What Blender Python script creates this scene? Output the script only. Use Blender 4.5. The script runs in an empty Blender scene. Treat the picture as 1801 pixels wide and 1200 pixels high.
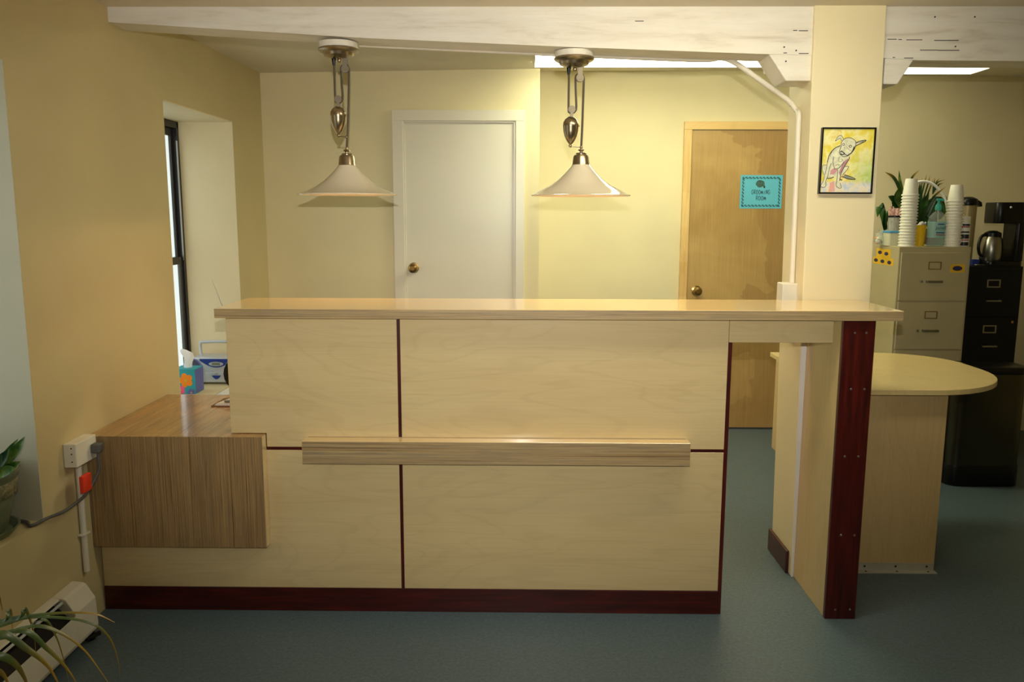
import bpy, bmesh, math, random
from mathutils import Vector, Matrix
random.seed(7)
S = bpy.context.scene
COL = S.collection

# ------------------------------------------------------------------ camera
CAM = Vector((0.0149, -2.8909, 1.4839))
PITCH, YAW, ROLL, FPX = 0.1545, -0.0127, 0.0026, 1441.185
_fw = Vector((math.sin(YAW)*math.cos(PITCH), math.cos(YAW)*math.cos(PITCH), -math.sin(PITCH)))
_r0 = Vector((math.cos(YAW), -math.sin(YAW), 0)); _u0 = _r0.cross(_fw)
_rt = _r0*math.cos(ROLL) + _u0*math.sin(ROLL)
_up = -_r0*math.sin(ROLL) + _u0*math.cos(ROLL)
cd = bpy.data.cameras.new('camera'); cam = bpy.data.objects.new('camera', cd); COL.objects.link(cam)
cd.sensor_width = 36; cd.lens = FPX/1801*36; cd.clip_start = 0.05
cam.matrix_world = Matrix(((_rt.x, _up.x, -_fw.x, CAM.x), (_rt.y, _up.y, -_fw.y, CAM.y), (_rt.z, _up.z, -_fw.z, CAM.z), (0, 0, 0, 1)))
S.camera = cam

def px(ax, u, v, val):
    """photo pixel -> point on the plane ax = val"""
    d = _fw + _rt*((u-900.5)/FPX) - _up*((v-600)/FPX)
    i = 'XYZ'.index(ax)
    return CAM + d*((val-CAM[i])/d[i])

# ------------------------------------------------------------------ world, flash, exposure
W = bpy.data.worlds.new('overcast'); S.world = W; W.use_nodes = True
W.node_tree.nodes['Background'].inputs[0].default_value = (0.97, 0.96, 0.90, 1)
W.node_tree.nodes['Background'].inputs[1].default_value = 1.2
S.view_settings.view_transform = 'Standard'; S.view_settings.look = 'None'
S.view_settings.exposure = 0.18; S.view_settings.gamma = 1; S.view_settings.use_curve_mapping = False

def lamp(name, kind, loc, energy, color, **kw):
    l = bpy.data.lights.new(name, kind); l.energy = energy; l.color = color
    for k, v in kw.items(): setattr(l, k, v)
    o = bpy.data.objects.new(name, l); COL.objects.link(o); o.location = loc
    return o
# the camera's own flash, just above the lens
fl = lamp('camera_flash', 'SPOT', CAM + Vector((0.0, 0.0, 0.13)), 165, (1.0, 0.96, 0.88), spot_size=math.radians(82), spot_blend=1.0, shadow_soft_size=0.008)
fl.rotation_euler = (Vector((-0.05, 2.6, 1.60)) - fl.location).to_track_quat('-Z', 'Y').to_euler()

# ------------------------------------------------------------------ materials
def lin(c):
    return tuple((x/255/12.92 if x/255 <= .04045 else ((x/255+.055)/1.055)**2.4) for x in c) + (1,)
class NT:
    def __init__(s, name, rough=.6, metal=0., coat=0., spec=.5):
        s.m = bpy.data.materials.new(name); s.m.use_nodes = True
        s.t = s.m.node_tree; s.b = s.t.nodes['Principled BSDF']
        s.b.inputs['Roughness'].default_value = rough; s.b.inputs['Metallic'].default_value = metal
        s.b.inputs['Coat Weight'].default_value = coat; s.b.inputs['Coat Roughness'].default_value = .08
        s.b.inputs['Specular IOR Level'].default_value = spec
    def n(s, typ, ins=None, **kw):
        x = s.t.nodes.new(typ)
        for k, v in kw.items(): setattr(x, k, v)
        for k, v in (ins or {}).items():
            if hasattr(v, 'is_output') or isinstance(v, bpy.types.NodeSocket): s.t.links.new(v, x.inputs[k])
            else: x.inputs[k].default_value = v
        return x
    def coord(s, scale=(1, 1, 1), rot=(0, 0, 0)):
        c = s.n('ShaderNodeTexCoord'); m = s.n('ShaderNodeMapping', {'Vector': c.outputs['Object'], 'Scale': scale, 'Rotation': rot})
        return m.outputs[0]
    def noise(s, vec, scale=5., detail=3., rough=.5, dist=0.):
        return s.n('ShaderNodeTexNoise', {'Vector': vec, 'Scale': scale, 'Detail': detail, 'Roughness': rough, 'Distortion': dist}).outputs['Fac']
    def ramp(s, fac, stops):
        r = s.n('ShaderNodeValToRGB', {'Fac': fac}); e = r.color_ramp.elements
        while len(e) < len(stops): e.new(.5)
        for i, (p, c) in enumerate(stops): e[i].position = p; e[i].color = lin(c)
        return r.outputs[0]
    def math(s, op, a, b=0.):
        return s.n('ShaderNodeMath', {0: a, 1: b}, operation=op).outputs[0]
    def mix(s, fac, a, b, blend='MIX'):
        x = s.n('ShaderNodeMix', data_type='RGBA', blend_type=blend)
        for i, v in ((0, fac), (6, a), (7, b)):
            if isinstance(v, bpy.types.NodeSocket): s.t.links.new(v, x.inputs[i])
            else: x.inputs[i].default_value = v
        return x.outputs[2]
    def color(s, v):
        if isinstance(v, bpy.types.NodeSocket): s.t.links.new(v, s.b.inputs['Base Color'])
        else: s.b.inputs['Base Color'].default_value = v
    def bump(s, h, strength=.2, dist=.01):
        b = s.n('ShaderNodeBump', {'Height': h, 'Strength': strength, 'Distance': dist}); s.t.links.new(b.outputs[0], s.b.inputs['Normal'])

def plain(name, rgb, rough=.5, metal=0., coat=0., spec=.5, var=0.06, vs=6.):
    k = NT(name, rough, metal, coat, spec)
    f = k.noise(k.coord(), vs, 3)
    a = tuple(max(0, c*(1-var)) for c in rgb); b = tuple(min(255, c*(1+var)) for c in rgb)
    k.color(k.ramp(f, [(.3, a), (.7, b)]))
    return k.m
def paint(name, rgb, rough=.55, var=.025, bump=.04):
    k = NT(name, rough, 0, 0, .35)
    f = k.noise(k.coord(), 1.7, 4)
    k.color(k.ramp(f, [(.3, tuple(c*(1-var) for c in rgb)), (.7, tuple(min(255, c*(1+var)) for c in rgb))]))
    k.bump(k.noise(k.coord(), 140, 3), bump, .002)
    return k.m
def birch(name, base=(220, 197, 146), dark=(196, 166, 110), vertical=False, rough=.32, coat=.25, seed=0.):
    k = NT(name, rough, 0, coat)
    sc = (.8, .8, 3.8) if not vertical else (3.8, 3.8, .8)
    v = k.n('ShaderNodeVectorMath', {0: k.coord(sc), 1: (seed, seed*1.7, seed*.6)}, operation='ADD').outputs[0]
    big = k.noise(v, 1.3, 2, .45, .8)
    rings = k.math('SINE', k.math('MULTIPLY', big, 64.))
    rings = k.math('MULTIPLY_ADD', rings, .5); k.t.nodes[-1].inputs[2].default_value = .5
    fs = (3, 3, 150) if not vertical else (150, 150, 3)
    fine = k.noise(k.coord(fs), 1.0, 3)
    cloud = k.noise(v, 2.2, 4, .6, .3)
    c1 = k.ramp(cloud, [(.25, tuple(.32*d+.68*b for d, b in zip(dark, base))), (.65, base)])
    c2 = k.mix(.09, c1, k.ramp(rings, [(0., tuple(x*.80 for x in dark)), (.22, base), (1., base)]))
    c3 = k.mix(.07, c2, k.ramp(fine, [(.3, (150, 118, 70)), (.7, (245, 226, 184))]))
    k.color(c3)
    return k.m
def stripes(name, axis, scale, stops, rough=.45, coat=0., second=.35, along=2.0):
    """edge grain of laminated plywood: thin layers stacked along one axis"""
    k = NT(name, rough, 0, coat)
    sc = [along]*3; sc['XYZ'.index(axis)] = scale
    f = k.noise(k.coord(tuple(sc)), 1.0, 5, .75)
    sc2 = [3.]*3; sc2['XYZ'.index(axis)] = scale*.13
    g = k.noise(k.coord(tuple(sc2)), 1.0, 2)
    c = k.ramp(f, stops)
    k.color(k.mix(second, c, k.ramp(g, [(.3, stops[0][1]), (.7, stops[-1][1])])))
    k.bump(f, .12, .002)
    return k.m

M = {}
M['wall'] = paint('wall_paint', (202, 186, 140))
M['wall_yellow'] = paint('wall_paint_back', (226, 214, 174))
M['post'] = paint('post_paint', (232, 219, 180))
M['ceiling'] = paint('ceiling_paint', (222, 213, 192))
M['cream'] = paint('reveal_paint', (226, 212, 172))
M['greywhite'] = paint('white_reveal_paint', (206, 200, 174))
M['white_gloss'] = paint('door_paint', (226, 220, 204), .3, .012, .02)
k = NT('beam_paint', .5); v = k.coord((1.2, 4, 9))
f = k.noise(v, 2.2, 5, .6, .4)
k.color(k.ramp(f, [(.25, (196, 186, 168)), (.45, (226, 220, 206)), (.75, (236, 232, 222))])); k.bump(k.noise(k.coord((2, 10, 24)), 2.0, 5, .65), .25, .01); M['beam'] = k.m
k = NT('linoleum', .42, 0, 0, .4)
f1 = k.noise(k.coord((6, 14, 1)), 8, 6, .7, 1.2); f2 = k.noise(k.coord((1, 1, 1)), 90, 3, .7); f3 = k.noise(k.coord(), 1.3, 3)
c = k.ramp(f1, [(.3, (70, 86, 95)), (.5, (82, 99, 108)), (.7, (100, 117, 124))])
c = k.mix(.35, c, k.ramp(f2, [(.35, (60, 75, 84)), (.65, (114, 130, 134))]))
k.color(k.mix(.2, c, k.ramp(f3, [(.3, (72, 86, 95)), (.7, (96, 113, 120))]))); k.bump(f2, .05, .002); M['floor'] = k.m
M['birch_a'] = birch('birch_a', seed=0.3); M['birch_b'] = birch('birch_b', seed=3.1); M['birch_c'] = birch('birch_c', seed=5.7); M['birch_d'] = birch('birch_d', seed=9.2)
M['birch_top'] = birch('birch_top', (236, 206, 150), (218, 184, 124), rough=.16, coat=.6, seed=2.2)
M['birch_v'] = birch('birch_upright', (214, 184, 128), (192, 158, 100), True, seed=1.4)
M['birch_table'] = birch('birch_table', (224, 200, 140), (204, 176, 112), True, seed=4.4)
M['ply_edge'] = stripes('plywood_edge', 'Z', 210, [(.33, (56, 40, 24)), (.42, (146, 116, 74)), (.49, (196, 166, 114)), (.53, (122, 116, 100)), (.58, (176, 146, 98)), (.68, (212, 186, 136))], second=.1, along=.7)
M['ply_front'] = stripes('laminated_front', 'X', 190, [(.33, (56, 38, 20)), (.42, (134, 100, 58)), (.49, (182, 146, 96)), (.53, (104, 92, 74)), (.58, (160, 124, 76)), (.68, (198, 164, 110))], .4, second=.15, along=.7)
M['ply_top'] = stripes('laminated_top', 'X', 170, [(.28, (112, 74, 34)), (.42, (166, 118, 62)), (.55, (186, 138, 80)), (.66, (160, 118, 70)), (.8, (204, 158, 98))], .22, .5)
k = NT('mahogany', .35, 0, .08); f = k.noise(k.coord((4, 4, 60)), 1, 4, .6, .3)
k.color(k.ramp(f, [(.3, (44, 8, 5)), (.55, (72, 15, 9)), (.75, (96, 25, 14))])); M['red'] = k.m
k = NT('mahogany_upright', .35, 0, .08); f = k.noise(k.coord((60, 60, 4)), 1, 4, .6, .3)
k.color(k.ramp(f, [(.3, (48, 9, 5)), (.55, (78, 16, 10)), (.75, (102, 27, 15))])); M['red_v'] = k.m
k = NT('lauan_door', .4, 0, .15); v = k.coord((2.6, 1, .8))
big = k.noise(v, 1.15, 3, .5, 1.1); st = k.math('SINE', k.math('MULTIPLY', big, 26.))
cl = k.ramp(k.noise(k.coord((1.0, 1, 1.6)), 1.6, 4, .55, .6), [(.3, (172, 138, 80)), (.7, (202, 170, 108))])
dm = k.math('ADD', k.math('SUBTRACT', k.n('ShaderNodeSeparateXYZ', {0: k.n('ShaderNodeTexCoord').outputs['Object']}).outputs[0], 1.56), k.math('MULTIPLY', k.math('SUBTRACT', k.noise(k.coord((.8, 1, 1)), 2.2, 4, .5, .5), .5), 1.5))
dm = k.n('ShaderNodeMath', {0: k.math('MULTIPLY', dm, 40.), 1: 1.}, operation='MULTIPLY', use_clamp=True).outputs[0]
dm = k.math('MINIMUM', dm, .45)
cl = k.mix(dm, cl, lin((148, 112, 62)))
cl = k.mix(.10, cl, k.ramp(k.math('MULTIPLY', st, .5), [(0., (150, 108, 58)), (1., (216, 178, 118))]))
k.color(k.mix(.12, cl, k.ramp(k.noise(k.coord((160, 10, 3)), 1, 3), [(.3, (110, 76, 36)), (.7, (226, 190, 130))]))); M['lauan'] = k.m
k = NT('pine_casing', .42); f = k.noise(k.coord((38, 38, 3.2)), 1.2, 3, .5, .5)
cell = k.n('ShaderNodeTexWhiteNoise', {'W': k.math('FLOOR', k.math('MULTIPLY', k.n('ShaderNodeSeparateXYZ', {0: k.n('ShaderNodeTexCoord').outputs['Object']}).outputs[2], 4.3))}, noise_dimensions='1D').outputs['Value']
k.color(k.mix(.3, k.ramp(f, [(.3, (204, 164, 96)), (.6, (230, 194, 128))]), k.ramp(cell, [(0., (206, 162, 94)), (1., (238, 208, 146))]))); M['pine'] = k.m
M['pine_h'] = birch('pine_head', (230, 194, 128), (206, 166, 98), seed=7.7)
M['black'] = plain('black_plastic', (10, 10, 11), .3, spec=.35)
M['black_metal'] = plain('black_enamel', (9, 9, 10), .45, spec=.3)
M['dark_alu'] = plain('dark_window_frame', (26, 22, 20), .4)
M['nickel'] = plain('brushed_nickel', (168, 152, 126), .28, 1., var=.08, vs=20)
M['brass'] = plain('antique_brass', (170, 140, 86), .25, 1.)
M['steel'] = plain('stainless_steel', (150, 148, 138), .3, 1., var=.04)
M['bin_steel'] = plain('bin_steel', (84, 80, 68), .28, 1., var=.04)
M['pulley'] = plain('pulley_metal', (128, 118, 100), .5, .7)
M['galv'] = plain('galvanised_angle', (196, 192, 176), .5, .3)
M['cord'] = plain('brown_cord', (84, 72, 54), .6)
M['grey_cord'] = plain('grey_cord', (92, 90, 88), .6)
M['opal'] = plain('opal_glass', (226, 214, 190), .08, 0, .6, var=.01)
M['white_plastic'] = plain('white_plastic', (228, 222, 206), .4, var=.02)
M['white'] = plain('white_matt', (236, 234, 228), .6, var=.02)
M['foam'] = plain('foam_cup_white', (240, 238, 226), .5, var=.015)
M['beige_metal'] = plain('beige_enamel', (178, 168, 132), .38, var=.02)
M['paper'] = plain('white_paper', (238, 232, 222), .7, var=.02)
M['teal_paper'] = plain('teal_paper', (96, 188, 212), .7, var=.02)
M['ink'] = plain('ink', (24, 44, 48), .7)
M['charcoal'] = plain('charcoal_line', (52, 50, 56), .8)
M['screw'] = plain('screw_head', (150, 136, 126), .35, .8)
M['screw_hole'] = plain('screw_dark', (70, 66, 54), .5, .5)
M['teal'] = plain('teal_pump', (60, 186, 176), .35)
M['yellow'] = plain('yellow_plastic', (222, 184, 22), .35)
M['sticker'] = plain('yellow_sticker', (228, 184, 40), .5)
M['navy'] = plain('navy_print', (34, 36, 82), .5)
M['orange_red'] = plain('red_tag', (236, 60, 28), .6)
M['silver'] = plain('silver_plastic', (196, 202, 208), .3, .25)
M['blue'] = plain('boombox_blue', (38, 58, 140), .3)
M['speaker'] = plain('speaker_grille', (70, 72, 92), .7, var=.12, vs=120)
M['lcd'] = plain('display', (126, 132, 112), .3)
M['tissue_teal'] = plain('tissue_box_teal', (40, 160, 178), .6)
M['tissue_purple'] = plain('tissue_box_purple', (98, 104, 176), .6)
M['orange'] = plain('petal_orange', (242, 142, 30), .6)
M['pink'] = plain('petal_pink', (232, 96, 150), .6)
M['tissue'] = plain('tissue_paper', (244, 244, 246), .8, var=.02)
M['brown_pad'] = plain('chair_pad', (92, 72, 66), .8)
M['soil'] = plain('soil', (50, 38, 26), .9, var=.2, vs=40)
M['terracotta'] = plain('plant_pot_brown', (120, 84, 56), .7)
k = NT('green_glaze', .45); f = k.noise(k.coord((1, 1, 2)), 9, 4, .6); k.color(k.ramp(f, [(.3, (92, 104, 78)), (.55, (118, 128, 100)), (.75, (140, 142, 112))])); M['glaze'] = k.m
k = NT('glaze_relief', .5); f = k.noise(k.coord((1, 1, 1)), 70, 4, .6); k.color(k.ramp(f, [(.35, (84, 92, 68)), (.65, (150, 140, 104))])); k.bump(f, .6, .006); M['glaze_band'] = k.m
M['candy'] = plain('candy_wrappers', (212, 176, 130), .4, var=.4, vs=60)
M['straw'] = plain('pink_striped_straw', (226, 176, 166), .6, var=.2, vs=80)
M['navy_lid'] = plain('blue_lid', (72, 150, 196), .4)
M['tub'] = plain('frosted_tub', (206, 204, 178), .35)
M['can_label'] = plain('can_label_black', (30, 26, 28), .4)
M['can_red'] = plain('can_label_red', (176, 60, 40), .4)
M['bottle_label'] = plain('bottle_label', (150, 196, 190), .4)
M['airpot'] = plain('airpot_body', (150, 134, 92), .35, .2)
M['blue_box'] = plain('blue_carton', (30, 50, 130), .5)
def leafmat(name, c0, c1, rough=.4):
    k = NT(name, rough, 0, .1)
    at = k.n('ShaderNodeAttribute', attribute_name='tip')
    f = k.noise(k.coord(), 25, 3)
    base = k.ramp(f, [(.3, c0), (.7, c1)])
    tipc = k.ramp(at.outputs['Fac'], [(0., (0, 0, 0)), (.55, (0, 0, 0)), (1., (255, 255, 255))])
    k.color(k.mix(k.math('MULTIPLY', tipc, 1.), base, lin((196, 150, 40))))
    return k.m
M['leaf'] = leafmat('leaf_green', (28, 54, 20), (54, 88, 32))
M['leaf_dry'] = leafmat('leaf_arching', (52, 78, 30), (86, 110, 50))
def leafplain(name, c0, c1, c2, sc=18):
    k = NT(name, .35, 0, .15); f = k.noise(k.coord(), sc, 3, .5, .4); k.color(k.ramp(f, [(.32, c0), (.5, c1), (.68, c2)])); return k.m
M['leaf_dark'] = leafplain('leaf_dark', (22, 50, 20), (36, 72, 28), (54, 96, 38))
M['leaf_var'] = leafplain('leaf_variegated', (34, 72, 26), (66, 104, 36), (120, 142, 56), 30)
def glass(name, rgb, rough=.02, ior=1.45, trans=1.):
    k = NT(name, rough); k.color(lin(rgb)); k.b.inputs['Transmission Weight'].default_value = trans; k.b.inputs['IOR'].default_value = ior
    return k.m
def pane(name, tint, fac):
    k = NT(name, .03); k.color(lin((235, 240, 240)))
    t = k.n('ShaderNodeBsdfTransparent', {'Color': lin(tint)}); x = k.n('ShaderNodeMixShader', {0: fac, 1: t.outputs[0], 2: k.b.outputs[0]})
    k.t.links.new(x.outputs[0], k.t.nodes['Material Output'].inputs[0]); return k.m
M['glass'] = pane('window_glass', (240, 246, 248), .10)
M['clear'] = pane('clear_plastic', (236, 244, 238), .22)
M['gel'] = pane('sanitizer_gel', (196, 226, 220), .3)
def emit(name, rgb, e):
    k = NT(name, .4); k.color(lin(rgb)); k.b.inputs['Emission Color'].default_value = lin(rgb); k.b.inputs['Emission Strength'].default_value = e; return k.m
M['tube'] = emit('fluorescent_diffuser', (254, 255, 216), 14.0)
M['tube_front'] = emit('fluorescent_diffuser_front', (255, 248, 220), 12.5)
M['tube_old'] = emit('fluorescent_diffuser_dim', (255, 250, 214), 3.5)
M['bulb'] = emit('warm_bulb', (255, 190, 110), 20.0)
# watercolour sheet of the dog picture (flat print)
k = NT('watercolour', .7); xyz = k.n('ShaderNodeSeparateXYZ', {0: k.n('ShaderNodeTexCoord').outputs['Object']})
v = k.coord((1, 1, 1)); n1 = k.noise(v, 16, 4, .6, .4); n2 = k.noise(v, 28, 4, .6, .6)
cc = k.ramp(n1, [(.3, (230, 206, 52)), (.45, (236, 220, 90)), (.55, (242, 236, 170)), (.7, (226, 196, 60))])
gx = k.math('MULTIPLY', k.math('ADD', xyz.outputs[0], .0), 24.); gz = k.math('SUBTRACT', 1., k.math('MULTIPLY', k.math('ADD', xyz.outputs[2], .005), 18.))
gm = k.n('ShaderNodeMath', {0: k.math('MINIMUM', gx, gz), 1: n2}, operation='MULTIPLY', use_clamp=True).outputs[0]
cc = k.mix(gm, cc, k.ramp(n2, [(.35, (150, 196, 96)), (.55, (204, 222, 150)), (.7, (226, 214, 180))]))
gb = k.n('ShaderNodeMath', {0: k.math('MULTIPLY', k.math('SUBTRACT', -.072, xyz.outputs[2]), 60.), 1: 1.}, operation='MULTIPLY', use_clamp=True).outputs[0]
cc = k.mix(gb, cc, k.ramp(n2, [(.35, (196, 206, 220)), (.5, (232, 226, 206)), (.65, (238, 214, 160))]))
k.color(cc); M['watercolour'] = k.m

# ------------------------------------------------------------------ mesh helpers
class MB:
    def __init__(s): s.v = []; s.f = []; s.mi = []; s.tip = []
    def add(s, vs, fs, mi=0):
        o = len(s.v); s.v += [tuple(p) for p in vs]; s.f += [tuple(i+o for i in f) for f in fs]; s.mi += [mi]*len(fs)
        return s
    def box(s, x0, x1, y0, y1, z0, z1, mi=0):
        vs = [(x0, y0, z0), (x1, y0, z0), (x1, y1, z0), (x0, y1, z0), (x0, y0, z1), (x1, y0, z1), (x1, y1, z1), (x0, y1, z1)]
        return s.add(vs, [(0, 3, 2, 1), (4, 5, 6, 7), (0, 1, 5, 4), (1, 2, 6, 5), (2, 3, 7, 6), (3, 0, 4, 7)], mi)
    def prism(s, pts, axis, a, b, mi=0):
        def p(q, t): return {'X': (t, q[0], q[1]), 'Y': (q[0], t, q[1]), 'Z': (q[0], q[1], t)}[axis]
        n = len(pts); vs = [p(q, a) for q in pts] + [p(q, b) for q in pts]
        fs = [tuple(range(n)), tuple(range(2*n-1, n-1, -1))] + [(i, i+n, (i+1) % n+n, (i+1) % n) for i in range(n)]
        return s.add(vs, fs, mi)
    def lathe(s, prof, c=(0, 0, 0), n=24, mi=0, a0=0., a1=2*math.pi):
        rings = []; vs = []; fs = []; full = abs(a1-a0-2*math.pi) < 1e-6; m = n if full else n+1
        for r, z in prof:
            if r <= 1e-6: rings.append([len(vs)]); vs.append((c[0], c[1], c[2]+z))
            else:
                st = len(vs)
                for i in range(m):
                    a = a0+(a1-a0)*i/n; vs.append((c[0]+r*math.cos(a), c[1]+r*math.sin(a), c[2]+z))
                rings.append(list(range(st, st+m)))
        for A, B in zip(rings, rings[1:]):
            for i in range(n):
                j = (i+1) % m
                if len(A) == 1 and len(B) == 1: continue
                if len(A) == 1: fs.append((A[0], B[i], B[j]))
                elif len(B) == 1: fs.append((A[i], B[0], A[j]))
                else: fs.append((A[i], B[i], B[j], A[j]))
        return s.add(vs, fs, mi)
    def tube(s, pts, r, n=8, mi=0, caps=True):
        P = [Vector(p) for p in pts]; k = len(P); R = r if isinstance(r, (list, tuple)) else [r]*k
        vs = []; ref = None
        for i in range(k):
            t = (P[min(i+1, k-1)]-P[max(i-1, 0)]).normalized()
            if ref is None: ref = Vector((0, 0, 1)) if abs(t.z) < .9 else Vector((1, 0, 0))
            a = t.cross(ref).normalized(); b = a.cross(t).normalized(); ref = b
            for j in range(n):
                w = 2*math.pi*j/n; vs.append(P[i]+(a*math.cos(w)+b*math.sin(w))*R[i])
        fs = [(i*n+j, i*n+(j+1) % n, (i+1)*n+(j+1) % n, (i+1)*n+j) for i in range(k-1) for j in range(n)]
        if caps: fs += [tuple(range(n-1, -1, -1)), tuple((k-1)*n+j for j in range(n))]
        return s.add(vs, fs, mi)
    def ball(s, c, r, sc=(1, 1, 1), n=12, mi=0):
        prof = [(r*math.sin(math.pi*i/n), -r*math.cos(math.pi*i/n)) for i in range(n+1)]
        o = len(s.v); s.lathe(prof, (0, 0, 0), n*2 if n < 10 else n+4, mi)
        for i in range(o, len(s.v)):
            x, y, z = s.v[i]; s.v[i] = (c[0]+x*sc[0], c[1]+y*sc[1], c[2]+z*sc[2])
        return s
    def ribbon(s, pts, w, plane='Y', val=0., mi=0):
        """flat drawn stroke on the plane  Y = val (points are (x, z))"""
        n = len(pts); vs = []
        for i in range(n):
            ax, az = pts[max(i-1, 0)]; bx, bz = pts[min(i+1, n-1)]
            dx, dz = bx-ax, bz-az; L = math.hypot(dx, dz) or 1
            nx, nz = -dz/L, dx/L; ww = w[i] if isinstance(w, (list, tuple)) else w
            x, z = pts[i]
            vs += [(x+nx*ww/2, val, z+nz*ww/2), (x-nx*ww/2, val, z-nz*ww/2)]
        return s.add(vs, [(2*i, 2*i+1, 2*i+3, 2*i+2) for i in range(n-1)], mi)
    def leaf(s, pts, w, side=None, fold=.25, prof=None, mi=0):
        P = spline([Vector(p) for p in pts], 10); k = len(P); o = len(s.v); vs = []
        for i in range(k):
            u = i/(k-1); t = (P[min(i+1, k-1)]-P[max(i-1, 0)]).normalized()
            sd = side or t.cross(Vector((0, 0, 1)))
            sd = Vector(sd); sd = (sd-t*sd.dot(t)); sd = sd.normalized() if sd.length > 1e-4 else Vector((1, 0, 0))
            nn = sd.cross(t).normalized()
            ww = w*(prof(u) if prof else math.sin(math.pi*min(1, .08+u*.92))**.7)
            vs += [P[i]-sd*ww/2+nn*ww*fold, P[i], P[i]+sd*ww/2+nn*ww*fold]
            s.tip += [u]*3
        return s.add(vs, [q for i in range(k-1) for q in ((3*i, 3*i+1, 3*i+4, 3*i+3), (3*i+1, 3*i+2, 3*i+5, 3*i+4))], mi)
def spline(P, n):
    if len(P) < 3: return [P[0].lerp(P[-1], i/n) for i in range(n+1)]
    Q = [P[0]*2-P[1]] + P + [P[-1]*2-P[-2]]; out = []
    for i in range(1, len(Q)-2):
        for j in range(n):
            t = j/n; a, b, c, d = Q[i-1], Q[i], Q[i+1], Q[i+2]
            out.append(.5*((2*b)+(c-a)*t+(2*a-5*b+4*c-d)*t*t+(3*b-a-3*c+d)*t**3))
    return out+[P[-1]]
def sp2(pts, n=5):
    return [(p.x, p.y) for p in spline([Vector((a, b, 0)) for a, b in pts], n)]

def ob(name, mb, mats, parent=None, bevel=0., smooth=None, seg=2, kind=None, label=None, cat=None, group=None, loc=None, thick=0.):
    me = bpy.data.meshes.new(name); me.from_pydata(mb.v, [], mb.f)
    mats = mats if isinstance(mats, (list, tuple)) else [mats]
    for m in mats: me.materials.append(M[m] if isinstance(m, str) else m)
    me.polygons.foreach_set('material_index', mb.mi)
    if mb.tip and len(mb.tip) == len(mb.v):
        a = me.attributes.new('tip', 'FLOAT', 'POINT'); a.data.foreach_set('value', mb.tip)
    bm = bmesh.new(); bm.from_mesh(me)
    if not mb.tip: bmesh.ops.recalc_face_normals(bm, faces=bm.faces)
    if bevel:
        ed = [e for e in bm.edges if len(e.link_faces) == 2 and e.calc_face_angle(0) > .6]
        bmesh.ops.bevel(bm, geom=ed, offset=bevel, segments=seg, affect='EDGES', profile=.5, clamp_overlap=True)
    bm.to_mesh(me); bm.free()
    if smooth is not None:
        me.shade_smooth(); me.set_sharp_from_angle(angle=math.radians(smooth))
    o = bpy.data.objects.new(name, me); COL.objects.link(o)
    if thick:
        md = o.modifiers.new('thickness', 'SOLIDIFY'); md.thickness = thick; md.offset = 0
    if parent:
        o.parent = parent
        if not parent.get('local'): o.matrix_parent_inverse = parent.matrix_basis.inverted()
    if loc: o.location = loc
    tag(o, label, cat, group, kind)
    return o
def tag(o, label=None, cat=None, group=None, kind=None):
    if label: o['label'] = label
    if cat: o['category'] = cat
    if group: o['group'] = group
    if kind: o['kind'] = kind
    return o
def thing(name, loc, label, cat, group=None, kind=None):
    e = bpy.data.objects.new(name, None); COL.objects.link(e); e.location = loc; e.empty_display_size = .05
    return tag(e, label, cat, group, kind)
def text_mb(txt, size, X, Y, Z, shear=0., align='CENTER', face='-Y'):
    cu = bpy.data.curves.new('txt', 'FONT'); cu.body = txt; cu.size = size; cu.align_x = align; cu.shear = shear
    o = bpy.data.objects.new('txt', cu); COL.objects.link(o); dg = bpy.context.evaluated_depsgraph_get()
    me = o.evaluated_get(dg).to_mesh(); mb = MB()
    mb.add([(X+v.co.x, Y, Z+v.co.y) for v in me.vertices], [tuple(p.vertices) for p in me.polygons])
    bpy.data.objects.remove(o); bpy.data.curves.remove(cu)
    return mb

# ================================================================== SETTING
XL = -1.56; YB1 = 2.17; XE = .1135; YB2 = 2.70; XR = 3.7; YF = -4.6; XO = -1.86
ob('floor', MB().box(XO, XR+.1, YF-.1, YB2+.12, -.06, 0), 'floor', kind='structure', label='blue-grey streaked linoleum floor')
# ceilings (front bay lower, back bay behind the beam slopes a little)
CXS = (XO, -1.56, XE, 1.4, 2.35, XR+.1)
CROWS = ((.41, (2.29, 2.295, 2.325, 2.345, 2.345, 2.35)), (2.17, (2.308, 2.309, 2.335, 2.362, 2.356, 2.354)), (YB2+.12, (2.33, 2.33, 2.425, 2.428, 2.386, 2.372)))
def ceil_z(x, y):
    for (ya, ra), (yb, rb) in zip(CROWS, CROWS[1:]):
        if y <= yb:
            for i in range(5):
                if x <= CXS[i+1]:
                    u = (x-CXS[i])/(CXS[i+1]-CXS[i]); t = (y-ya)/(yb-ya)
                    return (ra[i]*(1-u)+ra[i+1]*u)*(1-t)+(rb[i]*(1-u)+rb[i+1]*u)*t
mb = MB().prism([(XO, 2.252), (XR+.1, 2.252), (XR+.1, 2.50), (XO, 2.50)], 'Y', YF-.1, .41)
ob('ceiling', mb, 'ceiling', kind='structure', label='beige painted ceiling on the visitor side of the beam')
mb = MB(); mb.add([(x, y, z) for y, r in CROWS for x, z in zip(CXS, r)], [(6*j+i, 6*j+i+1, 6*j+i+7, 6*j+i+6) for j in range(2) for i in range(5)])
mb.box(XO, XR+.1, .41, YB2+.12, 2.46, 2.50)
ob('ceiling_rear', mb, 'ceiling', kind='structure', label='beige painted ceiling behind the beam with fluorescent fixtures')
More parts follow.
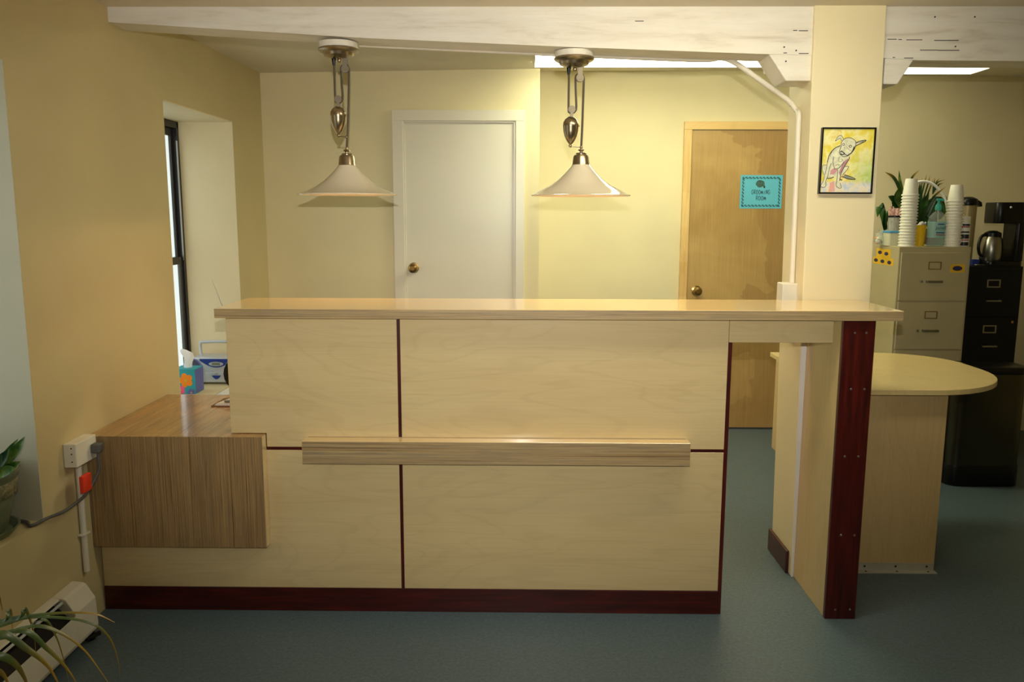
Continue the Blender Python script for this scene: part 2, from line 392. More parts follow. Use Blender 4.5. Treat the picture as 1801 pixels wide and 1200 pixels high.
# left wall with two deep window openings
FW = (.784, 1.655, .56, 1.972); NW = (-1.38, -.331, .479, 1.94)
wl = MB()
for y0, y1, z0, z1 in ((YF-.1, NW[0], 0, 2.4), (NW[0], NW[1], 0, NW[2]), (NW[0], NW[1], NW[3], 2.4), (NW[1], FW[0], 0, 2.4), (FW[0], FW[1], 0, FW[2]), (FW[0], FW[1], FW[3], 2.4), (FW[1], YB1+.14, 0, 2.4)):
    wl.box(XO-.004, XL, y0, y1, z0, z1)
ob('wall_left', wl, 'wall', kind='structure', label='ochre beige wall with two deep window recesses')
ob('trim_1', MB().box(XO+.0, XL-.0005, FW[1]-.004, FW[1]+.001, FW[2], FW[3]).box(XO, XL-.0005, FW[0]-.001, FW[0]+.004, FW[2], FW[3]).box(XO, XL-.0005, FW[0], FW[1], FW[3]-.004, FW[3]+.001).box(XO, XL-.0005, FW[0], FW[1], FW[2]-.001, FW[2]+.003),
   'cream', kind='structure', label='cream painted lining of the window recess behind the desk')
ob('trim_2', MB().box(XO, XL-.0005, NW[1]-.004, NW[1]+.001, NW[2], NW[3]).box(XO, XL-.0005, NW[0]-.001, NW[0]+.004, NW[2], NW[3]),
   'greywhite', kind='structure', label='grey-white side linings of the window recess with the potted plant')
ob('wall_back', MB().box(XO-.1, XE, YB1, YB1+.14, 0, 2.46).box(XE-.12, XE, YB1+.14, YB2+.12, 0, 2.46).box(XE, XR+.1, YB2, YB2+.12, 0, 2.46),
   'wall_yellow', kind='structure', label='pale yellow back wall that steps back beside the white door')
ob('wall_right', MB().box(XR, XR+.1, YF, YB2, 0, 2.44), 'wall', kind='structure', label='beige side wall on the file cabinet side')
ob('wall_front', MB().box(XO, XR+.1, YF-.1, YF, 0, 2.44), 'wall', kind='structure', label='beige wall opposite the reception counter')

# windows: dark double-hung sashes set at the outside of the recess
def window(name, y0, y1, z0, z1, label):
    t = thing(name, (XO, (y0+y1)/2, z0), label, None, kind='structure')
    fx0, fx1 = XO-.036, XO+.005
    ob('frame', MB().box(fx0, fx1, y0-.01, y0+.02, z0, z1).box(fx0, fx1, y1-.02, y1+.01, z0, z1).box(fx0, fx1, y0, y1, z1-.035, z1+.01).box(fx0, fx1, y0, y1, z0-.01, z0+.03), 'dark_alu', t, .002)
    zm = z0+(z1-z0)*.47
    for nm, xa, xb, a, b in (('upper_sash', XO-.034, XO-.020, zm-.02, z1-.035), ('lower_sash', XO-.018, XO-.004, z0+.03, zm+.02)):
        s_ = ob(nm, MB().box(xa, xb, y0+.02, y0+.048, a, b).box(xa, xb, y1-.048, y1-.02, a, b).box(xa, xb, y0+.048, y1-.048, b-.04, b).box(xa, xb, y0+.048, y1-.048, a, a+.04), 'dark_alu', t, .002)
        xm = (xa+xb)/2
        ob('pane', MB().box(xm-.002, xm+.002, y0+.048, y1-.048, a+.04, b-.04), 'glass', s_)
    ob('sash_bead', MB().box(XO+.0, XO+.008, y1-.030, y1-.025, zm, z1-.1), 'steel', t)
window('window_1', FW[0]+.005, FW[1]-.005, FW[2]+.005, FW[3]-.005, 'dark framed sash window in the deep recess above the boombox')
window('window_2', NW[0]+.005, NW[1]-.005, NW[2]+.005, NW[3]-.005, 'dark framed sash window in the recess with the potted plant')

# beam, corbels, column
BY0, BY1 = .345, .475
bot = [(XL-.0, 2.197), (-.90, 2.158), (-.58, 2.139), (.24, 2.105), (.90, 2.082), (1.25, 2.074), (1.50, px('Y', 1566, 106, BY0).z), (2.05, px('Y', 1801, 108, BY0).z), (XR, 2.06)]
beam = thing('trim_3', (0, BY0, 2.1), 'white painted rough timber ceiling beam carrying the two pendant lamps', None, kind='structure')
mb = MB(); n = len(bot)
vs = []
for x, z in bot: vs += [(x, BY0, z), (x, BY1, z-.004), (x, BY1, 2.43), (x, BY0, 2.43)]
fs = [(4*i+a, 4*i+b, 4*i+4+b, 4*i+4+a) for i in range(n-1) for a, b in ((0, 1), (1, 2), (2, 3), (3, 0))] + [(0, 1, 2, 3), (4*n-4, 4*n-1, 4*n-2, 4*n-3)]
ob('timber', mb.add(vs, fs), 'beam', beam)
def P2(u, v, Y): q = px('Y', u, v, Y); return (q.x, q.z)
ob('corbel', MB().prism([P2(1350, 90, BY0), P2(1383, 142, BY0), (1.125, P2(1383, 142, BY0)[1]), (1.125, 2.12)], 'Y', BY0+.004, BY1+.03), 'beam', beam, .004)
ob('corbel', MB().prism([P2(1611, 100, BY0), P2(1580, 148, BY0), (1.38, P2(1580, 148, BY0)[1]), (1.38, 2.12)], 'Y', BY0+.004, BY1+.03), 'beam', beam, .004)
for u0, u1, v in ((1395, 1402, 53.5), (1405, 1421, 54), (1405, 1422, 94), (1378, 1384, 93), (1561, 1577, 69), (1580, 1586, 69.5), (1594, 1622, 70), (1643, 1686, 71), (1618, 1650, 88), (1650, 1687, 88.5), (1117, 1132, 37), (1570, 1574, 101), (1590, 1606, 102)):
    a = px('Y', u0, v, BY0); b = px('Y', u1, v+.4, BY0)
    ob('crack', MB().box(a.x, b.x, BY0-.0012, BY0+.001, a.z-.0016, a.z+.0010), 'charcoal', beam)
for u, v in ((1379, 83), (1382, 108), (1680, 82), (1644, 30), (1714, 30), (1400, 89)):
    a = px('Y', u, v, BY0); ob('nail_hole', MB().lathe([(0, 0), (.003, 0), (.003, .002), (0, .002)], (0, 0, 0), 8), 'charcoal', beam, loc=None).matrix_basis = Matrix.Translation(Vector((a.x, BY0-.001, a.z))) @ Matrix.Rotation(math.pi/2, 4, 'X')
PX0, PX1, PY0, PY1 = 1.118, 1.384, .33, .598
def colx(z): return 1.132-.0145*z      # the old column leans a little
ob('wall_column', MB().prism([(colx(0), 0), (colx(0)+.262, 0), (colx(2.36)+.266, 2.36), (colx(2.36), 2.36)], 'Y', PY0, PY1), 'post', bevel=.003, kind='structure', label='square cream painted column rising through the counter end')
ob('baseboard_column', MB().box(1.118, 1.1305, .36, PY1+.015, 0, .098), 'red', bevel=.004, kind='structure', label='dark red wooden baseboard on the column side')
ob('trim_4', MB().prism([(1.132, 0), (1.1415, 0), (1.1415, 1.11), (1.117, 1.11)], 'Y', PY0-.004, PY0), 'white', kind='structure', label='white caulked joint where leg panel meets the column')

# conduit from the pendant lamps along the beam and down the column into a box
cdt = thing('conduit', (1.1, .43, 1.21), 'white painted electrical conduit bending from the beam down the column', 'conduit')
pts = [(-.635, BY1+.012, 2.1435), (.24, BY1+.012, 2.104), (.70, BY1+.012, 2.086)]
for u, v in ((1268, 102), (1295, 112), (1345, 147), (1384, 175), (1400, 193)): pts.append(tuple(px('Y', u, v, BY1+.0)))
pts += [(colx(z)-.011, .431, z) for z in (1.87, 1.80, 1.50, 1.20)]
P = spline([Vector(p) for p in pts], 6)
ob('pipe', MB().tube(P, .0105, 10), 'white_plastic', cdt, smooth=40)
ob('junction_box', MB().box(1.055, colx(1.0)-.001, .395, .470, 1.0, 1.21), 'white_plastic', cdt, .004)

# white door
d1 = thing('door_1', (-.37, YB1, 0), 'white painted flush door with brass knob in a white casing', None, kind='structure')
ob('slab', MB().box(-.705, -.0325, YB1-.004, YB1-.0005, .01, 2.03), 'white_gloss', d1)
for nm, bx in (('casing', (-.772, -.708, YB1-.024, YB1, 0, 2.031)), ('casing', (-.030, .022, YB1-.024, YB1, 0, 2.031))):
    ob(nm, MB().box(*bx), 'white_gloss', d1, .002)
ob('casing', MB().box(-.772, .022, YB1-.0245, YB1, 2.031, 2.094), 'white_gloss', d1, .002)
ob('stop', MB().box(-.708, -.698, YB1-.016, YB1, 0, 2.031).box(-.042, -.030, YB1-.016, YB1, 0, 2.031).box(-.70, -.04, YB1-.016, YB1, 2.022, 2.031), 'white_gloss', d1)
def knob(parent, x, y, z, r):
    mb = MB().lathe([(0, 0), (r, 0), (r*1.02, .006), (r*.5, .010), (r*.42, .030), (r*.75, .036), (r*.92, .048), (r*.85, .062), (r*.45, .068), (r*.42, .064), (0, .064)], n=20)
    o = ob('knob', mb, 'brass', parent, smooth=40); o.matrix_basis = Matrix.Translation(Vector((x, y, z))) @ Matrix.Rotation(math.pi/2, 4, 'X')
kz = px('Y', 728, 471, YB1); knob(d1, kz.x, YB1-.004, kz.z, .032)
# wood door
d2 = thing('door_2', (1.54, YB2, 0), 'brown plywood flush door with pine casing and teal sign', None, kind='structure')
ob('slab', MB().box(1.134, 1.945, YB2-.010, YB2-.0005, .012, 2.03), 'lauan', d2)
ob('threshold_gap', MB().box(1.134, 1.945, YB2-.011, YB2, 0, .012), 'charcoal', d2)
for x0, x1 in ((1.079, 1.130), (1.949, 2.0)): ob('casing', MB().box(x0, x1, YB2-.026, YB2, 0, 2.034), 'pine', d2, .002)
ob('casing', MB().box(1.079, 2.0, YB2-.0265, YB2, 2.034, 2.086), 'pine_h', d2, .002)
kz = px('Y', 1224, 511, YB2); knob(d2, kz.x, YB2-.010, kz.z, .033)

# ================================================================== RECEPTION COUNTER
ZP, ZM, ZU, XS, XRR = .092, .632, 1.117, -.428, .763
UL = px('Y', 397, 575, 0).x
ct = thing('reception_counter', (0, .06, 0), 'long birch plywood reception counter front with dark red inlay strips and plinth', 'counter')
ob('core', MB().box(-.918, .748, .013, .115, 0, ZU).box(UL+.002, -.918, .013, .115, .70, ZU).box(XL+.003, -.918, .013, .115, 0, .62), 'birch_b', ct)
DX1, DZ = -.9193, .687
ob('panel', MB().prism([(UL, DZ+.002), (DX1+.002, DZ+.002), (DX1+.002, ZM+.006), (XS-.006, ZM+.006), (XS-.006, ZU), (UL, ZU)], 'Y', 0, .013), 'birch_a', ct, .0008, seg=1)
ob('panel', MB().box(XS+.006, .749, 0, .013, ZM+.006, ZU), 'birch_b', ct, .0008, seg=1)
ob('panel', MB().box(XL+.004, XS-.006, 0, .013, ZP, ZM-.006), 'birch_c', ct, .0008, seg=1)
ob('panel', MB().box(XS+.006, .749, 0, .013, ZP, ZM-.006), 'birch_d', ct, .0008, seg=1)
ob('inlay_strip', MB().box(XS-.006, XS+.006, .001, .013, ZP, ZU), 'red_v', ct)
ob('inlay_strip', MB().box(-.918, XS-.006, .001, .013, ZM-.006, ZM+.006), 'red', ct)
ob('inlay_strip', MB().box(XS+.006, .749, .001, .013, ZM-.006, ZM+.006), 'red', ct)
ob('plinth', MB().box(XL+.004, .7495, -.003, .013, 0, ZP), 'red', ct, .001, seg=1)
ob('end_strip', MB().box(.7495, XRR, -.001, .115, 0, 1.031), 'red_v', ct, .001, seg=1)
ob('apron', MB().box(.751, 1.119, .002, .022, 1.0315, ZU), 'birch_a', ct, .001, seg=1)
rail = ob('ledge_rail', MB().box(-.7744, .6171, -.0547, -.0005, .5911, .6753), ['birch_top', 'ply_edge'], ct, .0012, seg=1)
for p in rail.data.polygons:
    if abs(p.normal.y) > .8 or abs(p.normal.x) > .8 or p.normal.z < -.8: p.material_index = 1
ob('shadow_line', MB().box(-.765, .609, -.002, .0, .6753, .6775), 'ply_edge', ct)  # thin strip added to draw the shadow line where rail meets panel

# transaction worktop
TY0 = -.045
a = px('Y', 376, 545.3, TY0); b = px('Y', 1590.7, 545.3, TY0); ZT = (a.z+b.z)/2; TY1 = px('Z', 980, 525.5, ZT).y
top = ob('worktop', MB().box(a.x, b.x, TY0, PY0-.002, ZU, ZT), ['birch_top', 'ply_edge'], bevel=.0012, seg=1, label='long glossy birch plywood counter top with layered edge', cat='counter top')
for p in top.data.polygons:
    if abs(p.normal.z) < .5: p.material_index = 1
# support leg
leg = ob('support_leg', MB().box(1.142, 1.251, -.012, PY0-.0005, 0, ZU), 'birch_v', ct, .001, seg=1)
leg['label'] = 'birch support leg with dark red screwed front'
cap = ob('front_cap', MB().box(1.140, 1.253, -.031, -.012, 0, ZU), 'red_v', leg, .0015, seg=1)
for v, (u0, u1) in ((586, (1504, 1524)), (685, (1497, 1520.5)), (803.5, (1486, 1510)), (942, (1479, 1503)), (1073, (1469, 1495))):
    for u in (u0, u1):
        q = px('Y', u, v, -.031)
        ob('screw', MB().lathe([(0, .0016), (.0036, .0012), (.0044, 0), (0, 0)], n=12), 'screw', leg).matrix_basis = Matrix.Translation(Vector((q.x, -.031, q.z))) @ Matrix.Rotation(math.pi/2, 4, 'X')

# low desk with waterfall front of laminated plywood edge grain
DY0, DY1 = -.0484, .64
dk = thing('desk', (-1.24, .3, .27), 'low desk block of striped laminated plywood with waterfall front beside the wall', 'desk')
o = ob('front_block', MB().box(XL+.004, DX1, DY0, -.001, .2676, DZ), ['ply_front', 'birch_top', 'ply_top'], dk, .001, seg=1)
for p in o.data.polygons:
    if p.normal.x > .8: p.material_index = 1
    if p.normal.z > .8: p.material_index = 2
ob('desk_top', MB().box(XL+.004, -.9225, -.001, DY1, .630, DZ), 'ply_top', dk)

# ================================================================== PENDANT LAMPS
def pendant(label, xc, yc, zbeam, zrim, xshade, zshade, xcan):
    t = thing('pendant_lamp', (xcan, yc, zbeam), label, 'lamp', 'pendant lamps over the counter')
    Z = zbeam
    cn = ob('canopy', MB().lathe([(0, 0), (.075, 0), (.075, -.021), (.070, -.023), (0, -.023)], (xcan, yc, Z), 32), 'white_plastic', t, smooth=35)
    ob('plate', MB().lathe([(.070, -.021), (.078, -.0235), (.079, -.029), (.071, -.036), (.060, -.039), (.056, -.049), (.034, -.058), (.018, -.061), (0, -.061)], (xcan, yc, Z), 32), 'nickel', cn, smooth=35)
    ob('centre_screw', MB().ball((xcan+.003, yc-.01, Z-.067), .0075, (1, 1, 1.2)), 'nickel', cn, smooth=60)
    xs = (xcan-.020, xcan+.009, xcan+.039)       # three cord runs
    ob('cord_grip', MB().lathe([(.005, -.085), (.009, -.060), (.009, -.052)], (xs[0], yc, Z), 12), 'black', t, smooth=40)
    pz = Z-.098
    pu = ob('ceiling_pulley', MB().tube([((xs[1]+xs[2])/2, yc-.010, pz), ((xs[1]+xs[2])/2, yc+.010, pz)], .015, 18), 'pulley', t, smooth=40)
    ob('bracket', MB().box((xs[1]+xs[2])/2-.009, (xs[1]+xs[2])/2+.009, yc-.012, yc-.010, pz-.006, Z-.058).box((xs[1]+xs[2])/2-.009, (xs[1]+xs[2])/2+.009, yc+.010, yc+.012, pz-.006, Z-.058), 'pulley', pu)
    zw = zshade+.232 if label.startswith('satin') else zshade+.190
    zp = zw+.022                                # lower pulley
    xm = (xs[0]+xs[1])/2-.001
    ob('cord', MB().tube(spline([Vector(q) for q in ((xs[0], yc, Z-.06), (xs[0]+.001, yc, (Z+zp)/2), (xs[0]+.001, yc, zp+.004), (xm-.009, yc, zp-.010), (xm, yc, zp-.013), (xm+.009, yc, zp-.010), (xs[1]+.002, yc, zp+.006), (xs[1], yc, (pz+zp)/2), (xs[1]-.002, yc, pz), (xs[1]+.006, yc, pz+.014), ((xs[1]+xs[2])/2, yc, pz+.0165), (xs[2]-.006, yc, pz+.013), (xs[2], yc, pz-.002))], 6), .0042, 8), 'cord', t, smooth=50)
    lp = ob('weight_pulley', MB().tube([(xm, yc-.009, zp), (xm, yc+.009, zp)], .0145, 18), 'pulley', t, smooth=40)
    ob('yoke', MB().box(xm-.006, xm+.006, yc-.012, yc-.009, zp-.035, zp+.004).box(xm-.006, xm+.006, yc+.009, yc+.012, zp-.035, zp+.004), 'pulley', lp)
    prof = [(0, 0), (.010, .001), (.022, -.008), (.029, -.020), (.031, -.034), (.0305, -.036), (.029, -.055), (.024, -.075), (.016, -.091), (.008, -.102), (.004, -.106), (0, -.107)]
    wx = xm-.003
    wt = ob('counterweight', MB().lathe(prof, (wx, yc, zp-.028), 24), 'nickel', t, smooth=40)
    ob('set_screw', MB().ball((wx+.031, yc-.004, zp-.062), .004), 'nickel', wt, smooth=60)
    ob('finial', MB().ball((wx-.001, yc, zp-.139), .0065), 'nickel', wt, smooth=60)
    la = zp-.140
    ob('link_arm', MB().tube([(wx, yc, la), (xshade-.002, yc, la-.004)], .0022, 8).ball((xshade, yc, la-.004), .0066), 'nickel', t, smooth=50)
    ob('cord', MB().tube(spline([Vector((xs[2], yc, pz-.002)), Vector(((xs[2]+xshade)/2, yc, (pz+zshade)/2)), Vector((xshade, yc, zshade+.066))], 6), .0044, 8), 'cord', t, smooth=50)
    so = ob('socket_cap', MB().lathe([(0, .072), (.004, .071), (.005, .062), (.0115, .060), (.013, .056), (.006, .052), (.006, .048), (.019, .046), (.022, .043), (.022, .040), (.027, .038), (.031, .030), (.034, .004), (.036, -.002), (.032, -.004)], (xshade, yc, zshade), 28), 'nickel', t, smooth=35)
    H = zshade-zrim; R = .198
    outer = [(.034, .002), (.040, -.008), (.062, -.032), (.092, -.060), (.125, -.082), (.160, -.099), (R-.004, -H), (R, -H-.001)]
    inner = [(R-.002, -H-.005), (.160, -.104), (.125, -.087), (.092, -.065), (.062, -.038), (.040, -.014), (.030, -.004)]
    ob('shade', MB().lathe(outer+inner, (xshade, yc, zshade), 48), 'opal', t, smooth=50)
    ob('bulb', MB().lathe([(.012, .0), (.014, -.02), (.026, -.045), (.028, -.06), (.020, -.078), (0, -.086)], (xshade, yc, zshade), 20), 'bulb', t, smooth=60)
    l = lamp('pendant_light', 'POINT', (xshade, yc, zshade-.068), 13.0, (1.0, .64, .34), shadow_soft_size=.03); l.data.use_shadow = True
    l.parent = t; l.matrix_parent_inverse = t.matrix_basis.inverted()
LY = .425
q = [px('Y', u, v, LY) for u, v in ((595, 66), (612, 341), (613, 291), (1010, 84), (1021, 343), (1021, 290))]
pendant('satin nickel pulley pendant lamp with opal shade on the window side of the counter', q[0].x, LY, 2.137, q[1].z, q[1].x, q[2].z, q[0].x)
pendant('nickel pulley pendant lamp with glossy opal shade hanging between white and plywood doors', q[3].x, LY, 2.104, q[4].z, q[4].x, q[5].z, q[3].x)

# ================================================================== FLUORESCENT CEILING LIGHTS
def fluor(x0, x1, y0, y1, z, label, tube='tube'):
    t = thing('fluorescent_light', ((x0+x1)/2, (y0+y1)/2, z), label, 'ceiling light', 'fluorescent ceiling lights')
    ztop = 2.2515 if y1 < .4 else min(ceil_z(x, y) for x in (x0, x1) for y in (y0, y1))-.003
    ob('housing', MB().box(x0+.004, x1-.004, y0+.02, y1-.02, z+.03, ztop), 'white', t)
    prof = [(y0, z+.05), (y0+.012, z+.006), (y0+.04, z), (y1-.04, z), (y1-.012, z+.006), (y1, z+.05)]
    ob('diffuser', MB().prism(prof, 'X', x0+.012, x1-.012), tube, t)
    for xa, xb in ((x0, x0+.012), (x1-.012, x1)): ob('end_cap', MB().prism(prof, 'X', xa, xb), 'white_plastic', t)
fluor(.10, 1.32, -.54, -.32, 2.188, 'lit fluorescent ceiling fixture on the visitor side of the counter', 'tube_front')
fluor(.066, 1.40, 1.58, 1.92, 2.294, 'lit fluorescent ceiling fixture above the brown plywood door')
fluor(1.43, 2.64, 1.88, 2.16, 2.296, 'lit fluorescent ceiling fixture above the file cabinets', 'tube_old')

# ================================================================== DOOR SIGN AND PICTURE
sy = YB2-.0125
A = px('Y', 1303, 308, sy); B = px('Y', 1374, 367, sy); sx0, sx1, sz0, sz1 = A.x, B.x, B.z, A.z
sg = thing('door_sign', ((sx0+sx1)/2, sy, sz0), 'teal paper sign with dashed border taped to the plywood door', 'sign')
ob('sheet', MB().box(sx0, sx1, sy, sy+.0012, sz0, sz1), 'teal_paper', sg)
mb = MB(); m_ = .012; bw = .013; y_ = sy-.0006
def dash_run(n, f):
    for i in range(n):
        for (a0, a1, c0, c1) in ((i+.05, i+.75, .05, .42), (i-.25, i+.35, .55, .95)):
            f(a0/n, a1/n, c0, c1)
W_ = sx1-sx0-2*m_; H_ = sz1-sz0-2*m_
def quad(x0, x1, z0, z1, sk=0.): mb.add([(x0, y_, z0), (x1, y_, z0), (x1+sk, y_, z1), (x0+sk, y_, z1)], [(0, 1, 2, 3)])
dash_run(11, lambda a, b, c, d: [quad(sx0+m_+max(0, a)*W_, sx0+m_+min(1, b)*W_, zb+c*bw, zb+d*bw, .002) for zb in (sz0+m_, sz1-m_-bw)])
dash_run(9, lambda a, b, c, d: [quad(xb+c*bw, xb+d*bw, sz0+m_+max(0, a)*H_, sz0+m_+min(1, b)*H_) for xb in (sx0+m_, sx1-m_-bw)])
ob('dashed_border', mb, 'ink', sg)
# poodle head icon: ruffled oval with curls
cx_, cz_ = sx0+(sx1-sx0)*.475, sz0+(sz1-sz0)*.74
mb = MB(); N = 26
mb.add([(cx_+.030*(1+.07*math.sin(i*5))*math.cos(2*math.pi*i/N), y_, cz_+.024*(1+.08*math.cos(i*7))*math.sin(2*math.pi*i/N)) for i in range(N)], [tuple(range(N))])
mb.add([(cx_+.017, y_, cz_-.012), (cx_+.026, y_, cz_-.026), (cx_+.033, y_, cz_-.024), (cx_+.030, y_, cz_-.008)], [(0, 1, 2, 3)])
ic = ob('poodle_icon', mb, plain('icon_grey', (72, 108, 100), .7, var=.3, vs=150), sg)
mb = MB()
for r in (.006, .012, .018, .023):
    mb.ribbon([(cx_-.004+r*1.1*math.cos(a*.5), cz_+.002+r*.85*math.sin(a*.5)) for a in range(0, 13)], .0016, val=y_-.0004)
mb.ball((cx_+.027, y_, cz_-.022), .006, (1, .05, 1))
ob('curls', mb, 'ink', ic)
# hand-lettered words, drawn as strokes (unit box 1 x 1)
GL = {'G': [[(.9, .85), (.5, 1), (.1, .6), (.15, .15), (.5, 0), (.9, .25), (.9, .5), (.55, .48)]], 'R': [[(.15, 0), (.2, 1)], [(.0, .95), (.6, 1), (.9, .78), (.6, .52), (.2, .48)], [(.4, .5), (.95, 0)]],
      'O': [[(.5, 1), (.1, .6), (.25, .05), (.65, .05), (.9, .55), (.5, 1)]], 'M': [[(.05, 0), (.2, .8), (.5, .15), (.75, .75), (1, .0)]], 'I': [[(.5, .0), (.55, .72)], [(.56, .92), (.6, .98)]], 'N': [[(.1, 0), (.2, .95), (.75, .1), (.9, 1)]]}
def letters(word, x0, x1, z, h):
    mb = MB(); w = (x1-x0)/len(word)
    for i, ch in enumerate(word):
        for st in GL[ch]:
            mb.ribbon(sp2([(x0+i*w+p[0]*w*.86, z+p[1]*h) for p in st], 4), .0030, val=y_)
    ob('lettering', mb, 'ink', sg)
sw = sx1-sx0; sh = sz1-sz0
letters('GROOMING', sx0+sw*.27, sx0+sw*.72, sz0+sh*.43, sh*.13)
letters('ROOM', sx0+sw*.38, sx0+sw*.63, sz0+sh*.25, sh*.13)

# dog picture on the column
fy = PY0-.018
A = px('Y', 1447, 224, fy); B = px('Y', 1534, 341, fy); fx0, fx1, fz0, fz1 = A.x, B.x, B.z, A.z
pc = thing('framed_picture', ((fx0+fx1)/2, PY0, fz0), 'black framed watercolour of a sitting dog on yellow and green', 'picture')
w_ = .0055
ob('frame', MB().box(fx0, fx0+w_, fy, PY0-.001, fz0, fz1).box(fx1-w_, fx1, fy, PY0-.001, fz0, fz1).box(fx0+w_, fx1-w_, fy, PY0-.001, fz1-w_, fz1).box(fx0+w_, fx1-w_, fy, PY0-.001, fz0, fz0+w_), 'black', pc)
ix0, ix1, iz0, iz1 = fx0+w_, fx1-w_, fz0+w_, fz1-w_
icx, icz = (ix0+ix1)/2, (iz0+iz1)/2
hw, hh = (ix1-ix0)/2, (iz1-iz0)/2
o = ob('sheet', MB().box(-hw, hw, -.002, .002, -hh, hh), 'watercolour', pc); o.location = Vector((icx, fy+.008, icz))
def D(x, y): return (ix0+(x-165)/(880-165)*(ix1-ix0), iz1-(y-140)/(1105-140)*(iz1-iz0))
yy = fy+.0055
body = [(420, 390), (330, 440), (270, 530), (245, 640), (235, 700), (190, 690), (180, 740), (210, 850), (210, 920), (170, 1000), (215, 1030), (245, 1010), (250, 920), (290, 880), (380, 860), (395, 930), (390, 1010), (440, 1040), (465, 1020), (435, 950), (440, 880), (500, 800), (545, 715), (500, 700), (545, 590), (540, 560), (620, 440), (640, 380), (770, 315), (640, 330), (610, 300), (540, 270), (470, 285), (440, 300), (420, 240), (380, 250), (340, 320), (400, 290), (430, 320)]
def fill(name, pts, mat, y):
    bm_pts = [D(*p) for p in pts]
    mb = MB(); mb.add([(x, y, z) for x, z in bm_pts], [tuple(range(len(pts)))]); return ob(name, mb, mat, pc)
fill('dog_wash', body, plain('dog_wash', (222, 222, 190), .8, var=.08, vs=60), yy)
fill('pink_wash', [(300, 770), (330, 740), (400, 760), (350, 830), (290, 830)], plain('wash_pink', (206, 150, 156), .8), yy-.0003)
fill('pink_wash', [(470, 640), (540, 580), (530, 640), (470, 740), (430, 850), (420, 800)], plain('wash_mauve', (184, 138, 146), .8), yy-.0003)
fill('pink_wash', [(300, 960), (360, 930), (375, 1090), (290, 1095)], plain('wash_rose', (232, 172, 160), .8), yy-.0003)
fill('tail_wash', [(470, 870), (500, 835), (580, 870), (650, 905), (580, 910)], plain('wash_grey', (150, 150, 140), .8), yy-.0003)
mb = MB()
for st, w in (([(415, 390), (330, 440), (270, 530), (245, 640)], .0030), ([(245, 640), (235, 760), (215, 860), (205, 930), (170, 1010), (215, 1030), (245, 1000), (240, 930), (265, 850), (280, 740), (300, 660)], .0018),
              ([(235, 690), (190, 690), (180, 740), (205, 840)], .0015), ([(430, 400), (425, 350), (460, 295), (530, 272), (600, 300), (630, 350), (620, 430), (580, 500), (540, 540), (480, 560), (440, 540), (405, 500), (415, 440), (430, 400)], .0020),
              ([(430, 320), (410, 285), (385, 290), (340, 322), (375, 255), (415, 238), (455, 290)], .0015), ([(625, 350), (690, 322), (772, 312), (700, 360), (635, 395), (600, 460)], .0028), ([(640, 350), (690, 345), (740, 325)], .0015),
              ([(420, 500), (430, 475), (455, 490), (480, 515), (450, 525), (420, 515)], .0035), ([(480, 515), (520, 540), (555, 510)], .0025), ([(445, 365), (465, 360), (470, 385), (450, 390), (445, 365)], .0018), ([(535, 400), (555, 385), (575, 402), (555, 420), (535, 400)], .0022),
              ([(470, 410), (480, 440)], .001), ([(440, 590), (460, 610), (430, 640), (400, 620), (410, 560)], .0012), ([(545, 560), (550, 590), (500, 690), (460, 780), (440, 860), (435, 930)], .0026), ([(390, 740), (400, 800), (395, 920), (388, 1000), (430, 1040), (465, 1030), (440, 960)], .0018),
              ([(330, 560), (325, 640), (345, 720), (350, 750)], .0020), ([(350, 745), (400, 740), (440, 700), (480, 640)], .0022), ([(360, 700), (390, 680), (420, 690)], .0015), ([(500, 710), (548, 708), (530, 760), (470, 840)], .0018),
              ([(250, 890), (300, 890), (350, 870)], .0030), ([(455, 860), (560, 900), (655, 905), (600, 870), (500, 835)], .0026), ([(440, 905), (470, 920)], .003), ([(500, 420), (530, 440), (560, 470)], .0010), ([(610, 400), (590, 470), (560, 520)], .003), ([(300, 480), (280, 560)], .0012)):
    mb.ribbon(sp2([D(*p) for p in st], 5), w, val=yy-.0007)
ob('ink_lines', mb, 'charcoal', pc)

# ================================================================== ROUND-ENDED TABLE BEHIND THE COLUMN
tb = thing('work_table', (1.6, .8, 0), 'birch table with rounded end on a plain birch panel base', 'table')
ZTB = .790
rad = .42; X1, Y0, Y1 = 2.10, .335, 1.235
pts = [(1.276, PY1+.004), (1.389, PY1+.004), (1.389, Y0)]
for i in range(13): a = -math.pi/2+math.pi/2*i/12; pts.append((X1-.44+.44*math.cos(a), Y0+.45+.45*math.sin(a)))
for i in range(1, 11): a = math.pi/2*i/10; pts.append((X1-.30+.30*math.cos(a), Y1-.32+.32*math.sin(a)))
pts.append((1.276, Y1))
ob('table_top', MB().prism(pts, 'Z', ZTB-.022, ZTB), 'birch_table', tb, .0015, seg=1)
ob('base', MB().box(1.392, 1.752, .395, .84, 0, ZTB-.0225), 'birch_v', tb, .001, seg=1)
ang = ob('floor_angle', MB().box(1.395, 1.748, .391, .395, 0, .034).box(1.395, 1.752, .362, .391, 0, .004), 'galv', tb)
for x in (1.46, 1.59, 1.72):
    for yq, zq, rot in ((.391, .020, 1), (.376, .004, 0)):
        ob('screw', MB().lathe([(0, .002), (.004, .0015), (.005, 0), (0, 0)], n=10), 'screw_hole', ang).matrix_basis = Matrix.Translation(Vector((x, yq, zq))) @ (Matrix.Rotation(math.pi/2, 4, 'X') if rot else Matrix())
ob('hanging_pedestal', MB().box(1.275, 1.62, .90, 1.13, .32, ZTB-.0225), 'birch_v', tb, .001, seg=1)

